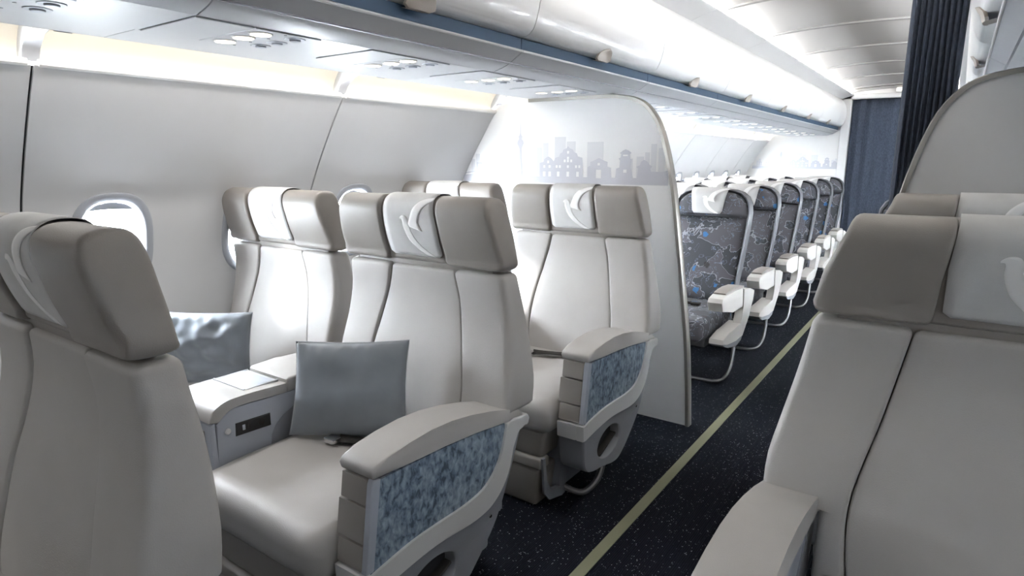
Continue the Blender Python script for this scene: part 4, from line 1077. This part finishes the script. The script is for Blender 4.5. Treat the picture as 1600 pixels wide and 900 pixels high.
def econ_seat(label, cx, row, arm):
    """arm: +1 armrest on +x, -1 on -x, 0 none. Seat faces -y; origin at the front bar."""
    t = empty('economy_seat', (cx, row, 0), label, 'seat', 'charcoal floral economy seats')
    bm = bmesh.new(); slab(bm, lambda z: (-0.222, 0.222, -0.19, 0.44), 0.29, 0.425, 0.03, nz=3, nf=6); bm_obj('seat_cushion', bm, 'fabric', t, sharp=60)
    bm = bmesh.new(); econ_pad(bm, 0.40, 0.962, 0.022, 0.06, 0.01, bulge=0.012); bk = bm_obj('backrest', bm, 'fabric', t, sharp=60)
    # outer plastic rim / shell
    bm = bmesh.new(); pts = [( interp(E_OUT, z), z) for z in [0.36+0.04*i for i in range(16)]]+[(E_OUT[j][1], E_OUT[j][0]) for j in range(4, 10)]
    full = [(-a, b) for a, b in pts]+[(0, 1.154)]+[(a, b) for a, b in pts[::-1]]
    r1 = [Vector((a, ey(b)+0.0, b)) for a, b in full]; r2 = [Vector((a*0.985, ey(b)+0.065, b)) for a, b in full]
    ri = [Vector((a*0.93, ey(b)-0.012, b if b < 1.0 else 1.0+(b-1.0)*0.93)) for a, b in full]
    ri2 = [Vector((a*0.90, ey(b)+0.01, b if b < 1.0 else 1.0+(b-1.0)*0.9)) for a, b in full]
    rm = [Vector((a*0.97, ey(b)-0.018, b if b < 1.0 else 1.0+(b-1.0)*0.97)) for a, b in full]
    V = loft(bm, [ri2, ri, rm, r1, r2], cap=False)
    bm.faces.new([bm.verts.new(v) for v in r2])
    bm_obj('back_shell', bm, 'econ_shell', bk, sharp=50)
    bm = bmesh.new(); econ_pad(bm, 0.968, 1.140, 0.018, 0.075, -0.004, bulge=0.02); hr = bm_obj('headrest', bm, 'fabric', t, sharp=60)
    bm = bmesh.new()
    rows = []
    for i in range(13):
        q = i/12; z = 0.992+0.162*min(1, q/0.8); hw = 0.098+0.024*min(1, q/0.8)
        if i == 0: hw -= 0.010
        e0 = 0.0 if q <= 0.8 else (q-0.8)/0.2
        y = ey(z)-0.066+0.012*max(0, (q-0.5))+0.11*e0
        if q > 0.62: y += 0.028*((q-0.62)/0.18)**2 if q <= 0.8 else 0.028
        rows.append([Vector((-hw+2*hw*k/6-0.012, y-0.004*math.sin(PI*k/6), z+(0.003 if q > 0.8 else 0))) for k in range(7)])
    loft(bm, rows, cap=False, closed=False); cv = bm_obj('headrest_cover', bm, 'cover', hr, sharp=80)
    md = cv.modifiers.new('thick', 'SOLIDIFY'); md.thickness = 0.002
    bm = bmesh.new()
    for strip in emblem_strips():
        A = cr([(*a, 0) for a, b in strip if a[0] < 800], 3); B = cr([(*b, 0) for a, b in strip if a[0] < 800], 3); rr = []
        for a, b in zip(A, B):
            row = []
            for k in range(3):
                p = a.lerp(b, k/2); u, v = uvmap((p.x, p.y)); q = (1-max(v, 0.02))*0.8; z = 0.992+0.162*q/0.8
                y = ey(z)-0.0705+0.012*max(0, q-0.5)-0.004
                if q > 0.62: y += 0.028*((q-0.62)/0.18)**2
                row.append(Vector((-0.124+0.224*u, y-0.002, z)))
            rr.append(row)
        loft(bm, rr, cap=False, closed=False)
    bm_obj('bird_emblem', bm, 'emblem', hr, sharp=80, label='white stylised bird print')
    bm = bmesh.new(); tube(bm, cr([(-0.19, 0.35, 0.432), (-0.08, 0.22, 0.437), (0.02, 0.2, 0.437)], 5), 0.010, 6); box(bm, 0.02, 0.075, 0.175, 0.215, 0.428, 0.445, 0.003)
    bm_obj('seat_belt', bm, 'belt', t)
    if arm:
        s = arm; xo = s*0.335; xi = s*0.262
        up = [(-0.22, 0.552), (-0.205, 0.578), (-0.14, 0.590), (0.02, 0.590), (0.19, 0.577), (0.34, 0.548), (0.445, 0.520), (0.43, 0.46), (0.36, 0.36), (0.26, 0.27), (0.19, 0.248), (0.19, 0.335), (0.21, 0.43), (0.19, 0.452), (0.01, 0.456), (-0.19, 0.498)]
        bm = bmesh.new()
        prism(bm, [(-0.22, 0.550), (-0.205, 0.572), (-0.14, 0.584), (0.02, 0.584), (0.19, 0.572), (0.34, 0.544), (0.33, 0.50), (0.21, 0.45), (0.01, 0.456), (-0.195, 0.498)], xi-s*0.012, xo, 0.006, 2); ar = bm_obj('armrest', bm, 'econ_white', t)
        bm = bmesh.new(); prism(bm, [(0.19, 0.570), (0.34, 0.548), (0.445, 0.520), (0.43, 0.46), (0.36, 0.36), (0.24, 0.262), (0.16, 0.262), (0.16, 0.34), (0.205, 0.40), (0.215, 0.455)], xi+s*0.03, xo+s*0.006, 0.005, 2); bm_obj('arm_upright', bm, 'econ_white', ar)
        bm = bmesh.new(); prism(bm, [(-0.175, 0.300), (-0.17, 0.328), (-0.04, 0.350), (0.12, 0.346), (0.20, 0.36), (0.24, 0.262), (0.10, 0.262), (-0.10, 0.283)], xi-s*0.004, xo+s*0.006, 0.006, 2); bm_obj('arm_foot', bm, 'econ_white', ar)
        bm = bmesh.new(); prism(bm, [(-0.16, 0.298), (-0.10, 0.281), (0.10, 0.260), (0.24, 0.262), (0.33, 0.33), (0.22, 0.236), (0.14, 0.222), (-0.05, 0.252), (-0.14, 0.28)], xi, xo+s*0.002, 0.003, 1); bm_obj('lower_cover', bm, 'shell', ar)
        bm = bmesh.new(); prism(bm, [(-0.13, 0.580), (-0.14, 0.594), (-0.06, 0.601), (0.03, 0.601), (0.15, 0.594), (0.25, 0.577), (0.24, 0.566), (0.0, 0.575)], xi-s*0.006, xo-s*0.008, 0.004, 2); bm_obj('arm_cap', bm, 'block', ar)
        bm = bmesh.new(); tube(bm, cr([(-s*0.25, -0.015, 0.016), (s*0.18, -0.010, 0.016), (s*0.255, -0.005, 0.018), (s*0.30, 0.025, 0.035), (s*0.318, 0.08, 0.085), (s*0.318, 0.13, 0.16), (s*0.315, 0.155, 0.25)], 6), 0.011, 8); bm_obj('leg_bar', bm, 'metal', t)
    bm = bmesh.new(); box(bm, -0.22, 0.22, -0.12, 0.40, 0.25, 0.30, 0.01); bm_obj('seat_pan', bm, 'econ_shell', t)
    if not arm:
        bm = bmesh.new(); box(bm, 0.212, 0.25, -0.10, 0.40, 0.50, 0.55, 0.012); box(bm, 0.216, 0.246, 0.36, 0.42, 0.30, 0.52, 0.006); bm_obj('armrest', bm, 'econ_white', t)
        bm = bmesh.new(); tube(bm, [(0.0, 0.05, 0.26), (0.0, -0.01, 0.016)], 0.011, 8); tube(bm, [(-0.25, -0.015, 0.016), (0.25, -0.015, 0.016)], 0.011, 8); bm_obj('leg_bar', bm, 'metal', t)
    return t
EX = [-1.325, -1.815, -2.275]
ORD = ['first', 'second', 'third', 'fourth', 'fifth', 'sixth']
POS = ['aisle', 'middle', 'window']
protoA = protoM = None
for k in range(6):
    for j, x in enumerate(EX):
        row = 3.65+0.805*k
        lb = 'charcoal floral %s seat in the %s economy row%s' % (POS[j], ORD[k], ', right behind the skyline partition' if k == 0 else (', against the rear bulkhead' if k == 5 else ''))
        if j == 0:
            if protoA is None: protoA = econ_seat(lb, x, row, 1)
            else:
                t = copy_tree(protoA); t.location = (x, row, 0); tag(t, lb)
        else:
            if protoM is None: protoM = econ_seat(lb, x, row, 0); protoM.scale = (0.88, 1, 1)
            else:
                t = copy_tree(protoM); t.location = (x, row, 0); tag(t, lb)
econ_seat('dark economy seat peeking out left of the right leather seats', -0.10, 3.65, -1)
